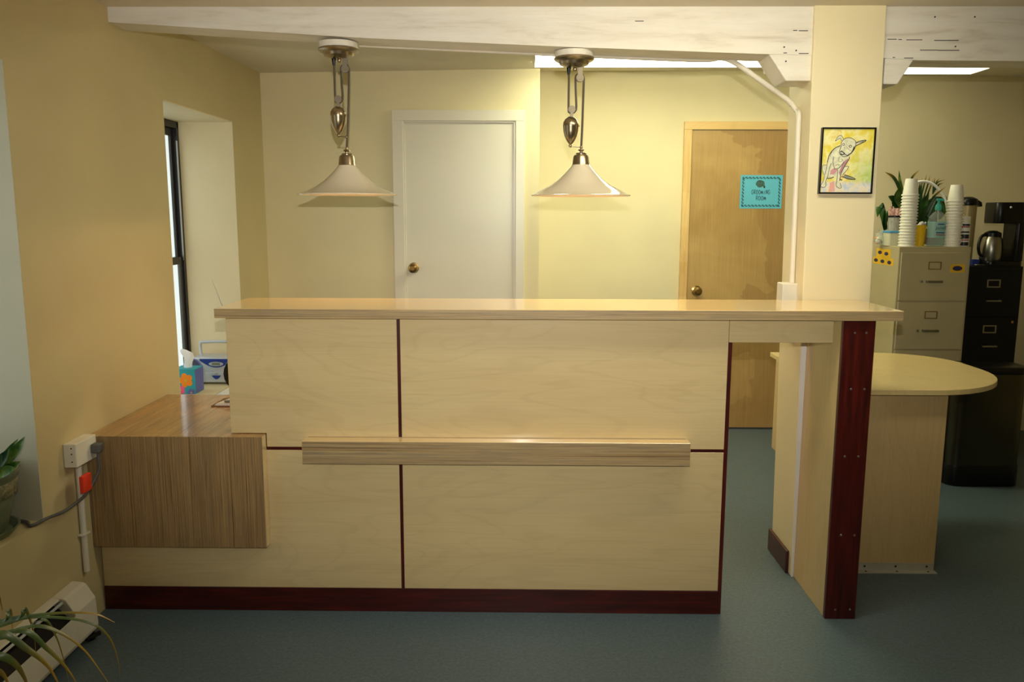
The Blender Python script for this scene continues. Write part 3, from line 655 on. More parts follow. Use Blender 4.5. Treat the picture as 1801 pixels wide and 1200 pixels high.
# ================================================================== FILE CABINETS, BIN
CY = 1.72; c0 = px('Y', 1582, 434, CY); c1 = px('Y', 1708.5, 434, CY); CX0, CX1, CZ = c0.x, c1.x, c0.z
fc = thing('file_cabinet', ((CX0+CX1)/2, CY+.33, 0), 'tall beige metal file cabinet with yellow stickers', 'file cabinet')
ob('body', MB().box(CX0, CX1, CY, CY+.66, 0, CZ), 'beige_metal', fc, .003)
zt = CZ-.032
for i in range(4):
    z1 = zt-i*.2765; z0 = z1-.2685
    dr = ob('drawer', MB().box(CX0+.012, CX1-.012, CY-.010, CY-.0005, z0, z1), 'beige_metal', fc, .002)
    xm = (CX0+CX1)/2; zl = z1-.072
    ob('label_holder', MB().box(xm-.035, xm+.035, CY-.014, CY-.010, zl+.017, zl+.021).box(xm-.035, xm+.035, CY-.014, CY-.010, zl-.021, zl-.017).box(xm-.035, xm-.031, CY-.014, CY-.010, zl-.017, zl+.017).box(xm+.031, xm+.035, CY-.014, CY-.010, zl-.017, zl+.017), 'brass', dr)
    zh = z1-.160
    ob('handle', MB().box(xm-.045, xm-.030, CY-.032, CY-.010, zh-.006, zh+.006).box(xm-.045, xm+.042, CY-.036, CY-.028, zh-.006, zh+.006).box(xm+.034, xm+.042, CY-.032, CY-.010, zh-.006, zh+.006), 'steel', dr, .002)
    ob('thumb_latch', MB().box(xm-.075, xm-.064, CY-.022, CY-.010, zh-.006, zh+.006), 'steel', dr, .002)
# stickers
def oval(c, rx, rz, n=20): return [(c[0]+rx*math.cos(2*math.pi*i/n), c[1]+rz*math.sin(2*math.pi*i/n)) for i in range(n)]
A = px('Y', 1672, 465, CY-.0115); B = px('Y', 1696, 479.5, CY-.0115)
st = ob('sticker', MB().box(A.x, B.x, CY-.0112, CY-.0102, B.z, A.z), 'sticker', fc)
ob('printed_oval', MB().prism(oval(((A.x+B.x)/2, (A.z+B.z)/2), (B.x-A.x)*.34, (A.z-B.z)*.30), 'Y', CY-.0118, CY-.0112), 'navy', st)
for (u0, v0, u1, v1), dots in (((1542, 437.5, 1566, 455), ((1547.5, 444), (1558.8, 446.5))), ((1536, 452, 1571, 468), ((1540.5, 457.5), (1551.8, 459.8), (1563.8, 462)))):
    a = px('X', u0, v0, CX0-.001); b = px('X', u1, v1, CX0-.001)
    st = ob('sticker', MB().box(CX0-.001, CX0-.0002, b.y, a.y, b.z, a.z+.003), 'sticker', fc)
    for u, v in dots:
        q = px('X', u, v, CX0-.0015); ry = abs(px('X', u-3.4, v, CX0-.0015).y-q.y)
        ob('printed_dot', MB().prism(oval((q.y, q.z), ry, .0105), 'X', CX0-.0016, CX0-.001), 'navy', st)

BYc = 2.06; b0 = px('Y', 1697, 468, BYc); b1 = px('Y', 1800, 471, BYc)
bc = thing('file_cabinet', ((b0.x+b1.x)/2, BYc+.3, 0), 'black metal file cabinet carrying the coffee maker', 'file cabinet')
BZ = 1.178
ob('body', MB().box(b0.x, b1.x, BYc, YB2-.03, 0, BZ), 'black_metal', bc, .003)
for i in range(4):
    z1 = BZ-.03-i*.276; z0 = z1-.268
    dr = ob('drawer', MB().box(b0.x+.010, b1.x-.010, BYc-.010, BYc-.0005, max(.03, z0), z1), 'black_metal', bc, .002)
    xm = (b0.x+b1.x)/2; zl = z1-.072
    ob('label_holder', MB().box(xm-.040, xm+.040, BYc-.014, BYc-.010, zl+.017, zl+.024).box(xm-.040, xm+.040, BYc-.014, BYc-.010, zl-.024, zl-.017).box(xm-.040, xm-.032, BYc-.014, BYc-.010, zl-.017, zl+.017).box(xm+.032, xm+.040, BYc-.014, BYc-.010, zl-.017, zl+.017), 'steel', dr)
    zh = z1-.175
    ob('handle', MB().box(xm-.045, xm+.045, BYc-.034, BYc-.027, zh-.005, zh+.005).box(xm-.045, xm-.037, BYc-.030, BYc-.010, zh-.005, zh+.005).box(xm+.037, xm+.045, BYc-.030, BYc-.010, zh-.005, zh+.005), 'steel', dr, .002)
ob('lock', MB().tube([(b1.x-.045, BYc-.018, .845), (b1.x-.045, BYc-.009, .845)], .008, 14), 'brass', bc, smooth=40)

# stainless step bin
ty0, ty1 = 1.49, 1.698
tx0, tx1 = px('Y', 1668, 840, ty0).x, px('Y', 1796, 838, ty0).x
def rrect(x0, x1, y0, y1, r, n=6):
    out = []
    for cx, cy, a0 in ((x1-r, y0+r, -math.pi/2), (x1-r, y1-r, 0), (x0+r, y1-r, math.pi/2), (x0+r, y0+r, math.pi)):
        out += [(cx+r*math.cos(a0+math.pi/2*i/n), cy+r*math.sin(a0+math.pi/2*i/n)) for i in range(n+1)]
    return out
tc = thing('waste_bin', ((tx0+tx1)/2, 1.60, 0), 'stainless steel step bin with black lid and base', 'bin')
ob('base', MB().prism(rrect(tx0-.004, tx1+.004, ty0-.004, ty1+.004, .07), 'Z', 0, .118), 'black', tc, .003, smooth=35)
ob('body', MB().prism(rrect(tx0, tx1, ty0, ty1, .066), 'Z', .118, .628), 'bin_steel', tc, smooth=35)
ob('lid', MB().prism(rrect(tx0-.003, tx1+.003, ty0-.003, ty1+.003, .068), 'Z', .628, .668), 'black', tc, .008, smooth=35)

# ================================================================== THINGS ON THE BEIGE CABINET
# stacks of upturned foam cups, each cup its own thing
def cup_mesh():
    me_o = ob('foam_cup', MB().lathe([(0, .086), (.0265, .086), (.0285, .083), (.0378, .0075), (.0418, .0065), (.0425, .004), (.0418, 0), (.0390, 0), (.0370, .006), (.0275, .079), (0, .079)], n=26), 'foam', smooth=35)
    return me_o
cup0 = cup_mesh(); first = True
for (u, n, lab, grp) in ((1594.5, 18, 'white foam cup in the tall upturned stack beside the pink straws', 'foam cups in the stack beside the straws'), (1674, 16, 'white foam cup in the upturned stack between sanitizer bottle and spray can', 'foam cups in the stack beside the sanitizer')):
    q = px('Y', u, 432, (CY+0.060))
    for i in range(n):
        if first: c = cup0; first = False
        else: c = cup0.copy(); COL.objects.link(c)
        c.location = (q.x+random.uniform(-.0006, .0006), (CY+0.060)+random.uniform(-.0006, .0006), CZ+i*.0165)
        c.scale = (1.08,)*3
        tag(c, lab if i < n-1 else lab.replace('cup in', 'cup topping'), 'cup', grp)
# hand sanitizer pump bottle
q = px('Y', 1645, 432, (CY+0.080)); bx, by = q.x, (CY+0.080)
hs = thing('pump_bottle', (bx, by, CZ), 'clear hand sanitizer pump bottle with teal pump', 'bottle')
def ell(prof, c, sx, sy, n=28):
    mb = MB().lathe(prof, (0, 0, 0), n); mb.v = [(c[0]+x*sx, c[1]+y*sy, c[2]+z) for x, y, z in mb.v]; return mb
ob('bottle', ell([(0, .001), (.044, .001), (.047, .006), (.047, .130), (.042, .152), (.026, .172), (.014, .180), (.013, .192), (0, .192)], (bx, by, CZ), 1, .62), 'clear', hs, smooth=40)
ob('gel', ell([(0, .004), (.043, .004), (.0445, .01), (.0445, .120), (0, .120)], (bx, by, CZ), 1, .6), 'gel', hs, smooth=40)
lb = ob('label', ell([(.0475, .045), (.0475, .128)], (bx, by, CZ), 1, .63), 'bottle_label', hs, smooth=40)
ob('lettering', text_mb('purell', .022, bx+.004, by-.0315, CZ+.088, .3), 'navy', lb)
ob('printed_line', MB().box(bx-.016, bx+.026, by-.0318, by-.0312, CZ+.068, CZ+.073).box(bx-.010, bx+.022, by-.0318, by-.0312, CZ+.112, CZ+.117), 'blue', lb)
ob('printed_line', MB().box(bx-.016, bx+.026, by-.0318, by-.0312, CZ+.058, CZ+.062), 'can_red', lb)
pm = ob('pump', MB().lathe([(.015, .186), (.016, .205), (.013, .212), (.006, .222), (.006, .238), (0, .238)], (bx, by, CZ), 18).tube([(bx-.010, by, CZ+.240), (bx+.012, by, CZ+.240), (bx+.026, by, CZ+.237)], .006, 10), 'teal', hs, smooth=45)
ob('dip_tube', MB().tube([(bx, by, CZ+.19), (bx+.006, by, CZ+.02)], .003, 8), 'white_plastic', hs)
# yellow tumbler
q = px('Y', 1617, 432, (CY+0.090))
yc = thing('tumbler', (q.x, (CY+0.090), CZ), 'yellow plastic tumbler stuffed with white paper between the cup stacks', 'cup')
ob('cup', MB().lathe([(0, 0), (.021, 0), (.0265, .108), (.0275, .110), (.0255, .110), (.020, .004), (0, .004)], (q.x, (CY+0.090), CZ), 24), 'yellow', yc, smooth=40)
ob('paper', MB().leaf([(q.x-.02, (CY+0.090), CZ+.10), (q.x, CY+.085, CZ+.128), (q.x+.024, CY+.082, CZ+.112)], .04, (0, 1, 0), .1).leaf([(q.x-.022, CY+.095, CZ+.108), (q.x+.004, (CY+0.090), CZ+.118), (q.x+.026, CY+.092, CZ+.125)], .03, (0, 1, .3), .1), 'tissue', yc, thick=.001)
# tub with blue lid
q = px('Y', 1569, 432, (CY+0.170))
tu = thing('food_tub', (q.x, (CY+0.170), CZ), 'frosted plastic tub with blue lid at the cabinet edge', 'tub')
ob('tub', MB().prism(rrect(q.x-.038, q.x+.042, (CY+0.130), (CY+0.210), .012), 'Z', CZ, CZ+.066), 'tub', tu, smooth=35)
ob('lid', MB().prism(rrect(q.x-.041, q.x+.045, (CY+0.127), (CY+0.213), .013), 'Z', CZ+.0665, CZ+.078), 'navy_lid', tu, .002, smooth=35)
# bag of wrapped sweets
q = px('Y', 1548.5, 430, (CY+0.220))
bg = thing('candy_bag', (q.x, (CY+0.220), CZ), 'small clear bag of wrapped sweets beside the blue-lidded tub', 'bag')
for i in range(9):
    ob('sweet', MB().ball((q.x+random.uniform(-.018, .018), (CY+0.220)+random.uniform(-.015, .015), CZ+.012+.012*(i//3)), .0105, (1.2, .9, .9), 8), ['candy', 'orange', 'tissue'][i % 3], bg, smooth=60)
ob('bag', MB().lathe([(0, 0), (.030, .002), (.033, .02), (.026, .045), (.010, .066), (.016, .080)], (q.x, (CY+0.220), CZ), 14), 'clear', bg, smooth=60)
# straw jar
q = px('Y', 1572, 405, (CY+0.340))
sj = thing('straw_jar', (q.x, (CY+0.340), CZ), 'glass jar with black rims full of pink striped straws', 'jar')
ob('jar', MB().lathe([(0, .002), (.034, .002), (.034, .150), (.032, .150), (.032, .006), (0, .006)], (q.x, (CY+0.340), CZ), 24), 'clear', sj, smooth=40)
for z in (.0, .148): ob('rim', MB().lathe([(.036, z), (.036, z+.010), (.031, z+.010), (.031, z)], (q.x, (CY+0.340), CZ), 24), 'black', sj, smooth=40)
for i in range(22):
    a = random.uniform(0, 6.28); r = .022*math.sqrt(random.random()); ex = 1.75
    ob('straw', MB().tube([(q.x+r*math.cos(a)*.7, (CY+0.340)+r*math.sin(a)*.7, CZ+.012), (q.x+r*ex*math.cos(a), (CY+0.340)+r*ex*math.sin(a)*.8, CZ+.198+random.uniform(-.008, .012))], .0032, 6), 'straw', sj)
# spray can
q = px('Y', 1695, 430, (CY+0.090))
sc_ = thing('spray_can', (q.x, (CY+0.090), CZ), 'white spray can with black striped label beside a cup stack', 'spray can')
ob('can', MB().lathe([(0, 0), (.024, 0), (.0245, .003), (.0245, .118), (.023, .122), (0, .122)], (q.x, (CY+0.090), CZ), 24), 'white', sc_, smooth=40)
ob('cap', MB().lathe([(.0235, .122), (.0235, .152), (.021, .155), (0, .155)], (q.x, (CY+0.090), CZ), 24), 'white_plastic', sc_, smooth=40)
for z0, z1, m_ in ((.004, .022, 'can_label'), (.030, .036, 'can_red'), (.040, .062, 'can_label'), (.070, .078, 'can_label'), (.098, .104, 'can_red'), (.106, .116, 'can_label')):
    ob('label_band', MB().lathe([(.0249, z0), (.0249, z1)], (q.x, (CY+0.090), CZ), 20, a0=math.radians(170), a1=math.radians(300)), m_, sc_)
for e in (hs, yc, tu, bg, sj, sc_): e.scale = (1.08,)*3
# basket planter with white arched handle
q = px('Y', 1622, 420, (CY+0.480)); gx_, gy_ = q.x, (CY+0.480)
gp = thing('basket_planter', (gx_, gy_, CZ), 'mixed green houseplants in a basket with tall white arched handle', 'plant')
ob('basket', MB().lathe([(0, 0), (.075, 0), (.100, .085), (.103, .09), (.096, .09), (.074, .006), (0, .006)], (gx_, gy_, CZ), 24), 'terracotta', gp, smooth=40)
ob('soil', MB().lathe([(0, .075), (.092, .075)], (gx_, gy_, CZ), 20), 'soil', gp)
hA = [px('Y', u, v, gy_) for u, v in ((1585, 372), (1592, 340), (1606, 324), (1625, 319), (1642, 325), (1655, 338), (1663, 352), (1667, 380))]
pts = [Vector((hA[0].x, gy_, CZ+.06))]+hA+[Vector((hA[-1].x-.005, gy_, CZ+.06))]
ob('handle', MB().tube(spline(pts, 5), .0085, 8), 'white', gp, smooth=50)
def leafpx(name, base, tip, bend, w, mat, parent, Y, side=(0, 1, .25), dy=0., fold=.18, prof=None):
    a = px('Y', base[0], base[1], Y); b = px('Y', tip[0], tip[1], Y+dy); m = px('Y', bend[0], bend[1], Y+dy*.5)
    sd = (_rt*.0+Vector(side))
    t = (b-a).normalized(); sd = t.cross(Vector((0, -1, .25)))
    ob('leaf', MB().leaf([a, m, b], w, sd, fold, prof), mat, parent, smooth=60)
broad = lambda u: (math.sin(math.pi*min(1, u**.8))**.75 if 0 < u < 1 else .02)
spear = lambda u: max(.02, math.sin(math.pi*min(1., .15+.85*u))**.9)
for base, tip, bend, w, mt, dy in (
    ((1595, 372), (1556, 302), (1575, 318), .022, 'leaf', -.04), ((1597, 370), (1581, 299), (1584, 330), .026, 'leaf_var', -.02), ((1598, 368), (1617, 299), (1602, 318), .016, 'leaf', 0.),
    ((1600, 372), (1568, 356), (1573, 362), .050, 'leaf_dark', -.05), ((1596, 374), (1584, 326), (1578, 345), .062, 'leaf_var', -.06), ((1590, 372), (1562, 345), (1572, 352), .045, 'leaf_dark', -.04),
    ((1610, 385), (1630, 306), (1624, 330), .010, 'leaf', 0.), ((1612, 388), (1636, 308), (1630, 330), .010, 'leaf', .01), ((1614, 388), (1642, 314), (1632, 340), .010, 'leaf', .01), ((1612, 385), (1622, 311), (1620, 335), .009, 'leaf', .01), ((1613, 386), (1611, 316), (1612, 340), .009, 'leaf', .0),
    ((1640, 342), (1662, 316), (1648, 322), .009, 'leaf', .02), ((1640, 342), (1660, 322), (1650, 326), .009, 'leaf', .02), ((1640, 342), (1645, 312), (1642, 325), .009, 'leaf', .0), ((1640, 342), (1653, 313), (1646, 322), .008, 'leaf', .0), ((1630, 385), (1640, 342), (1638, 360), .006, 'leaf', 0.),
    ((1612, 395), (1618, 322), (1616, 350), .040, 'leaf_dark', -.03), ((1618, 392), (1634, 338), (1624, 360), .045, 'leaf_dark', -.05), ((1620, 392), (1664, 328), (1640, 350), .018, 'leaf', -.06), ((1622, 395), (1650, 345), (1634, 360), .050, 'leaf_dark', -.04),
    ((1625, 396), (1660, 350), (1648, 356), .055, 'leaf_dark', -.02), ((1615, 396), (1612, 345), (1610, 370), .05, 'leaf_dark', .03), ((1625, 398), (1655, 378), (1645, 372), .05, 'leaf_dark', -.05), ((1618, 398), (1630, 362), (1622, 376), .05, 'leaf_dark', -.06), ((1622, 400), (1640, 388), (1634, 384), .045, 'leaf_dark', -.07), ((1615, 398), (1614, 368), (1612, 382), .05, 'leaf_dark', -.05), ((1650, 385), (1664, 345), (1660, 362), .05, 'leaf_dark', .03), ((1640, 392), (1658, 366), (1652, 372), .05, 'leaf_dark', .0)):
    leafpx('leaf', base, tip, bend, w, mt, gp, gy_, dy=dy, prof=spear)
# drooping split-leaf plant in front of the straws
dp = px('Y', 1550, 425, (CY+0.520))
dpl = thing('potted_plant', (dp.x, (CY+0.520), CZ), 'drooping split-leaf plant in a small white pot against the column', 'plant')
ob('pot', MB().lathe([(0, 0), (.030, 0), (.038, .060), (.040, .062), (.036, .062), (.03, .05), (0, .05)], (dp.x, (CY+0.520), CZ), 20), 'white_plastic', dpl, smooth=40)
for base, tip, bend, w in (((1556, 405), (1543, 382), (1548, 362), .045), ((1560, 404), (1558, 396), (1566, 366), .050), ((1558, 404), (1552, 392), (1551, 368), .040), ((1562, 404), (1562, 400), (1572, 372), .030)):
    leafpx('leaf', base, tip, bend, w, 'leaf_dark', dpl, (CY+0.510), dy=-.06, prof=spear)

# ================================================================== THINGS ON THE BLACK CABINET
ky = 2.15
def XZ(u, v, Y=ky): q = px('Y', u, v, Y); return q.x, q.z
cm0 = XZ(1724, 466)[0]; cmc = XZ(1764, 430, ky+.06)[0]; cm1 = XZ(1790, 430)[0]; cmh = XZ(1732, 360, ky+.06)[0]
km = thing('coffee_maker', ((cm0+cm1)/2, ky, BZ), 'black drip coffee maker on the black file cabinet', 'coffee maker')
zt_ = XZ(1760, 356)[1]; zh_ = XZ(1740, 393)[1]
ob('warming_base', MB().prism(rrect(cm0-.004, cm1, ky-.085, ky+.085, .04), 'Z', BZ, BZ+.028), 'black', km, .004, smooth=35)
ob('column', MB().prism(rrect(cmc, cm1, ky-.075, ky+.085, .02), 'Z', BZ+.028, zt_-.01), 'black', km, .006, smooth=35)
ob('brew_head', MB().prism(rrect(cmh, cm1+.004, ky-.08, ky+.085, .045), 'Z', zh_, zt_), 'black', km, .008, smooth=35)
ob('indicator_lamp', MB().ball((cmh+.078, ky-.081, zt_-.03), .007), 'silver', km, smooth=60)
kx = (XZ(1722, 440)[0]+XZ(1761, 440)[0])/2+.004; kr = .062
cf = thing('carafe', (kx, ky-.005, BZ+.0285), 'stainless thermal carafe with black handle in the coffee maker', 'carafe')
zc1 = XZ(1742, 416)[1]-BZ-.0285
ob('body', MB().lathe([(0, 0), (kr-.004, 0), (kr, .006), (kr+.001, zc1*.5), (kr-.006, zc1*.88), (kr-.016, zc1), (0, zc1)], (kx, ky-.005, BZ+.0285), 32), 'steel', cf, smooth=40)
ob('lid', MB().lathe([(kr-.014, zc1), (kr-.016, zc1+.022), (.022, zc1+.034), (0, zc1+.036)], (kx, ky-.005, BZ+.0285), 28), 'black', cf, smooth=40)
ob('handle', MB().tube(spline([Vector((kx-kr+.014, ky-.02, BZ+.03+zc1+.012)), Vector((kx-kr-.020, ky-.03, BZ+.03+zc1-.005)), Vector((kx-kr-.034, ky-.035, BZ+.03+zc1*.6)), Vector((kx-kr-.020, ky-.03, BZ+.03+zc1*.28)), Vector((kx-kr+.006, ky-.02, BZ+.03+zc1*.2))], 6), .009, 10), 'black', cf, smooth=50)
ax = (XZ(1686, 400, 2.50)[0]+XZ(1712, 400, 2.50)[0])/2; az = XZ(1700, 346, 2.50)[1]
ap = thing('airpot', (ax, 2.50, BZ), 'beige pump airpot with black spouted lid behind the cups', 'airpot')
ob('body', MB().lathe([(0, 0), (.046, 0), (.049, .01), (.054, az-BZ-.055), (0, az-BZ-.055)], (ax, 2.50, BZ), 28), 'airpot', ap, smooth=40)
ob('lid', MB().lathe([(.057, -.056), (.060, -.040), (.053, -.015), (.026, -.002), (0, 0)], (ax, 2.50, az), 28).prism([(.04, -.012), (.080, -.036), (.084, -.062), (.070, -.064), (.066, -.052), (.05, -.052)], 'Y', -.018, .018), 'black', ap, .002, smooth=40)
lid = ap.children[-1]
for v in lid.data.vertices:
    if abs(v.co.y) <= .019 and v.co.z < .5 and v.co.z > -.2: v.co += Vector((ax, 2.50, az))
q = px('Y', 1713, 458, 2.16)
ob('creamer_box', MB().box(q.x-.02, q.x+.022, 2.14, 2.19, BZ, BZ+.036), 'blue_box', bevel=.002, label='small blue carton beside the carafe', cat='carton')
sp_ = thing('spoon', (q.x, 2.10, BZ), 'metal spoon lying on the edge of the black cabinet', 'spoon')
ob('bowl', MB().ball((q.x-.01, 2.10, BZ+.006), .016, (1.4, 1, .35), 10), 'steel', sp_, smooth=60)
ob('stem', MB().tube([(q.x+.01, 2.10, BZ+.007), (q.x+.10, 2.085, BZ+.004)], .003, 8), 'steel', sp_, smooth=60)
kcord = [Vector((cm1-.002, ky+.06, BZ+.035)), Vector((cm1+.02, ky+.05, BZ+.055)), Vector((cm1+.05, ky+.06, BZ+.03)), Vector((cm1+.07, ky+.10, BZ-.12)), Vector((cm1+.06, ky+.2, .7)), Vector((cm1+.06, ky+.3, .02))]
ob('power_cord', MB().tube(spline(kcord, 6), .004, 8), 'black', km, smooth=50)

# ================================================================== DESK SIDE: WINDOW LEDGE, BOOMBOX, TISSUES, CHAIR
ob('side_shelf', MB().box(XL+.003, -1.43, .66, 1.95, .535, .56).box(XL+.003, XL+.02, .66, 1.95, .43, .535), 'white', bevel=.002, label='white laminate shelf under the window behind the desk', cat='shelf')
SZ = .563
q = px('Y', 342, 650, 1.20)
tbx = thing('tissue_box', (q.x-.055, 1.26, SZ), 'teal tissue box with orange and pink flowers on the window ledge', 'tissue box')
TX1, TX0, TYa, TZ1 = q.x, q.x-.112, 1.20, q.z
ob('box', MB().box(TX0, TX1, TYa, TYa+.112, SZ, TZ1), ['tissue_teal'], tbx, .0015)
ob('side_print', MB().box(TX1, TX1+.0008, TYa+.004, TYa+.108, SZ+.004, TZ1-.004), 'tissue_purple', tbx)
def flower(cx, cz, r, mt, y):
    mb = MB()
    for i in range(5):
        a = math.pi/2+2*math.pi*i/5+.3
        mb.prism(oval((cx+r*.58*math.cos(a), cz+r*.58*math.sin(a)), r*.42, r*.42, 14), 'Y', y-.0006-.0001*i, y)
    f_ = ob('flower_print', mb, mt, tbx)
    ob('flower_eye', MB().prism(oval((cx, cz), r*.16, r*.16, 12), 'Y', y-.0016, y-.0006), 'yellow', f_)
flower(TX1-.048, SZ+.072, .038, 'orange', TYa); flower(TX1-.078, SZ+.022, .026, 'pink', TYa); flower(TX1-.022, SZ+.008, .022, 'tissue_purple', TYa)
mb = MB(); N = 12; lev = [(0, .016), (.03, .017), (.055, .020), (.078, .024), (.092, .016), (.098, .004)]
vs = []
for j, (z, r) in enumerate(lev):
    for i in range(N):
        a = 2*math.pi*i/N; rr = r*(1+.32*math.sin(3*a+j*.9)+.15*math.sin(5*a))
        vs.append((TX1-.058+rr*math.cos(a)*1.15+.004*j*math.sin(j), TYa+.055+rr*math.sin(a)*.6, TZ1-.002+z))
fs = [(j*N+i, j*N+(i+1) % N, (j+1)*N+(i+1) % N, (j+1)*N+i) for j in range(len(lev)-1) for i in range(N)]+[tuple((len(lev)-1)*N+i for i in range(N))]
ob('tissue', mb.add(vs, fs), 'tissue', tbx, smooth=50)
# boombox
bY = 1.44
bb = thing('boombox', (-1.60, 1.5, .563), 'silver and blue portable boombox with grey handle on the window ledge', 'boombox')
L0, Z0 = px('Y', 326, 680, bY).x, SZ+.001; Z1 = px('Y', 380, 629, bY).z
L1 = L0+.35
H = Z1-Z0
front = [(L0+.02, Z0+.008), (L1-.02, Z0+.008), (L1, Z0+.05), (L1-.01, Z1-.02), (L1-.05, Z1), (L0+.05, Z1), (L0+.01, Z1-.02), (L0, Z0+.05)]
ob('body', MB().prism(front, 'Y', bY, bY+.14), 'silver', bb, .012, smooth=40, seg=3)
for cx in (L0+.048, L1-.048):
    ob('speaker', MB().prism(oval((cx, Z0+H*.50), .050, H*.44, 26), 'Y', bY-.010, bY+.004), 'speaker', bb, .004, smooth=35)
    ob('speaker_rim', MB().tube([(x, bY-.008, z) for x, z in oval((cx, Z0+H*.50), .052, H*.45, 26)]+[(cx+.052, bY-.008, Z0+H*.5)], .0035, 8), 'tissue_purple' if cx < -1.6 else 'black', bb, smooth=50)
cxm = (L0+L1)/2+.0
arc = [(cxm-.085+.17*i/16, Z1-.020-.034*math.sin(math.pi*i/16)) for i in range(17)]
pn = ob('control_panel', MB().prism([(cxm-.09, Z1-.008), (cxm+.09, Z1-.008)]+arc[::-1], 'Y', bY-.004, bY+.002), 'blue', bb)
ob('display', MB().box(cxm-.022, cxm+.022, bY-.006, bY-.004, Z1-.042, Z1-.028), 'lcd', pn)
ob('display_bezel', MB().prism(oval((cxm, Z1-.035), .040, .012), 'Y', bY-.0048, bY-.004), 'silver', pn)
dd = ob('cassette_door', MB().box(cxm-.060, cxm+.060, bY-.004, bY+.001, Z0+.014, Z0+.064), 'silver', bb, .002)
ob('eject_button', MB().prism([(cxm-.025+.05*i/12, Z0+.050-.020*math.sin(math.pi*i/12)) for i in range(13)][::-1], 'Y', bY-.009, bY-.004), 'blue', dd)
ob('lettering', text_mb('JVC', .012, cxm, bY-.0046, Z0+.054), 'charcoal', dd)
hz = px('Y', 380, 602, bY+.05).z
ob('handle', MB().tube(spline([Vector((L0+.075, bY+.06, Z1-.02)), Vector((L0+.073, bY+.055, hz-.012)), Vector((L0+.085, bY+.055, hz)), Vector((cxm, bY+.055, hz+.004)), Vector((L1-.085, bY+.055, hz)), Vector((L1-.073, bY+.055, hz-.012)), Vector((L1-.075, bY+.06, Z1-.02))], 5), .008, 8), 'silver', bb, smooth=50)
a0 = px('Y', 372, 489, bY+.12); ob('antenna', MB().tube([(L1-.08, bY+.12, Z1-.01), tuple(a0)], .0022, 6), 'steel', bb)
ob('foot', MB().box(L0+.06, L0+.09, bY+.02, bY+.12, SZ, Z0+.009).box(L1-.09, L1-.06, bY+.02, bY+.12, SZ, Z0+.009), 'black', bb)
# office chair behind the counter
chy = .98; chx = px('Y', 391, 655, chy).x+.215
chr_ = thing('office_chair', (chx, chy+.1, 0), 'black office chair with rounded back tucked behind the counter', 'chair')
zc_ = px('Y', 391, 655, chy).z
ob('back_shell', MB().prism(oval((chx, zc_-.01), .215, .135, 32), 'Y', chy, chy+.035), 'black', chr_, .012, smooth=40)
ob('back_pad', MB().prism(oval((chx, zc_-.01), .185, .110, 32), 'Y', chy-.012, chy+.0), 'brown_pad', chr_, .005, smooth=40)
ob('back_bar', MB().tube(spline([Vector((chx, chy+.05, zc_-.05)), Vector((chx, chy+.07, .45)), Vector((chx, chy-.08, .36))], 6), .018, 10), 'black', chr_, smooth=50)
ob('seat', MB().prism(rrect(chx-.21, chx+.21, chy-.40, chy+.0, .08), 'Z', .38, .44), 'black', chr_, .015, smooth=40)
ob('column', MB().lathe([(.028, .09), (.028, .25), (.02, .25), (.02, .38)], (chx, chy-.2, 0), 16), 'black', chr_, smooth=40)
for i in range(5):
    a = 2*math.pi*i/5+.3; e_ = Vector((chx+.24*math.cos(a), chy-.2+.24*math.sin(a), .075))
    ob('base_arm', MB().tube([(chx, chy-.2, .10), tuple(e_)], [.024, .014], 8), 'black', chr_, smooth=50)
    ob('caster', MB().tube([e_+Vector((-.012*math.sin(a), .012*math.cos(a), -.048)), e_+Vector((.012*math.sin(a), -.012*math.cos(a), -.048))], .027, 14), 'black', chr_, smooth=40)
# clipboard with papers on the desk
A = px('Z', 371, 716, DZ); 
cb = thing('clipboard', (A.x+.1, A.y+.1, DZ), 'clipboard with white papers lying on the striped desk', 'clipboard')
bx0, by0 = A.x, A.y
ob('board', MB().box(bx0, bx0+.20, by0, by0+.15, DZ, DZ+.004), 'terracotta', cb, .001)
for i in range(3):
    ob('paper', MB().prism([(bx0+.012+.003*i, by0+.010+.002*i), (bx0+.19, by0+.006), (bx0+.19, by0+.135), (bx0+.055-.004*i, by0+.135)], 'Z', DZ+.004+.003*i, DZ+.0062+.003*i), 'paper', cb)
ob('clip', MB().prism(oval((bx0+.075, by0+.030), .030, .014, 16), 'Z', DZ+.013, DZ+.022), 'steel', cb, .003, smooth=40)

# ================================================================== LEFT WALL: OUTLET, HEATER, PLANTS
ox = XL+.046
ou = thing('outlet_box', (XL+.02, -.115, .61), 'surface mounted cream outlet box on the wall beside the desk', 'outlet box')
oz0, oz1 = px('X', 130, 827, ox).z, px('X', 131, 783, ox).z
ob('box', MB().box(XL+.001, ox, -.192, -.056, oz0, oz1), 'white_plastic', ou, .003)
for z in (.25, .58, .82):
    q = MB().lathe([(0, .001), (.0026, .001), (.0026, 0), (0, 0)], n=8)
    ob('screw', q, 'charcoal', ou).matrix_basis = Matrix.Translation(Vector((XL+.030, -.1921, oz0+(oz1-oz0)*z))) @ Matrix.Rotation(math.pi/2, 4, 'X')
rc = thing('wall_conduit', (XL+.012, -.13, .2), 'thin white conduit running down the wall from outlet box to heater', 'conduit')
ob('pipe', MB().tube([(XL+.012, -.125, oz0), (XL+.012, -.125, .208)], .0105, 10), 'white_plastic', rc, smooth=50)
ob('clip', MB().box(XL, XL+.026, -.145, -.105, .345, .352), 'white_plastic', rc, .002)
pg = thing('power_plug', (ox+.02, -.085, .65), 'grey plug and cord with red tag hanging from the outlet box', 'plug')
pz_ = (oz0+oz1)/2
pq = px('X', 151, 802, ox+.012)
ob('plug', MB().box(ox+.0005, ox+.030, -.102, -.066, pz_-.018, pz_+.016), 'grey_cord', pg, .005)
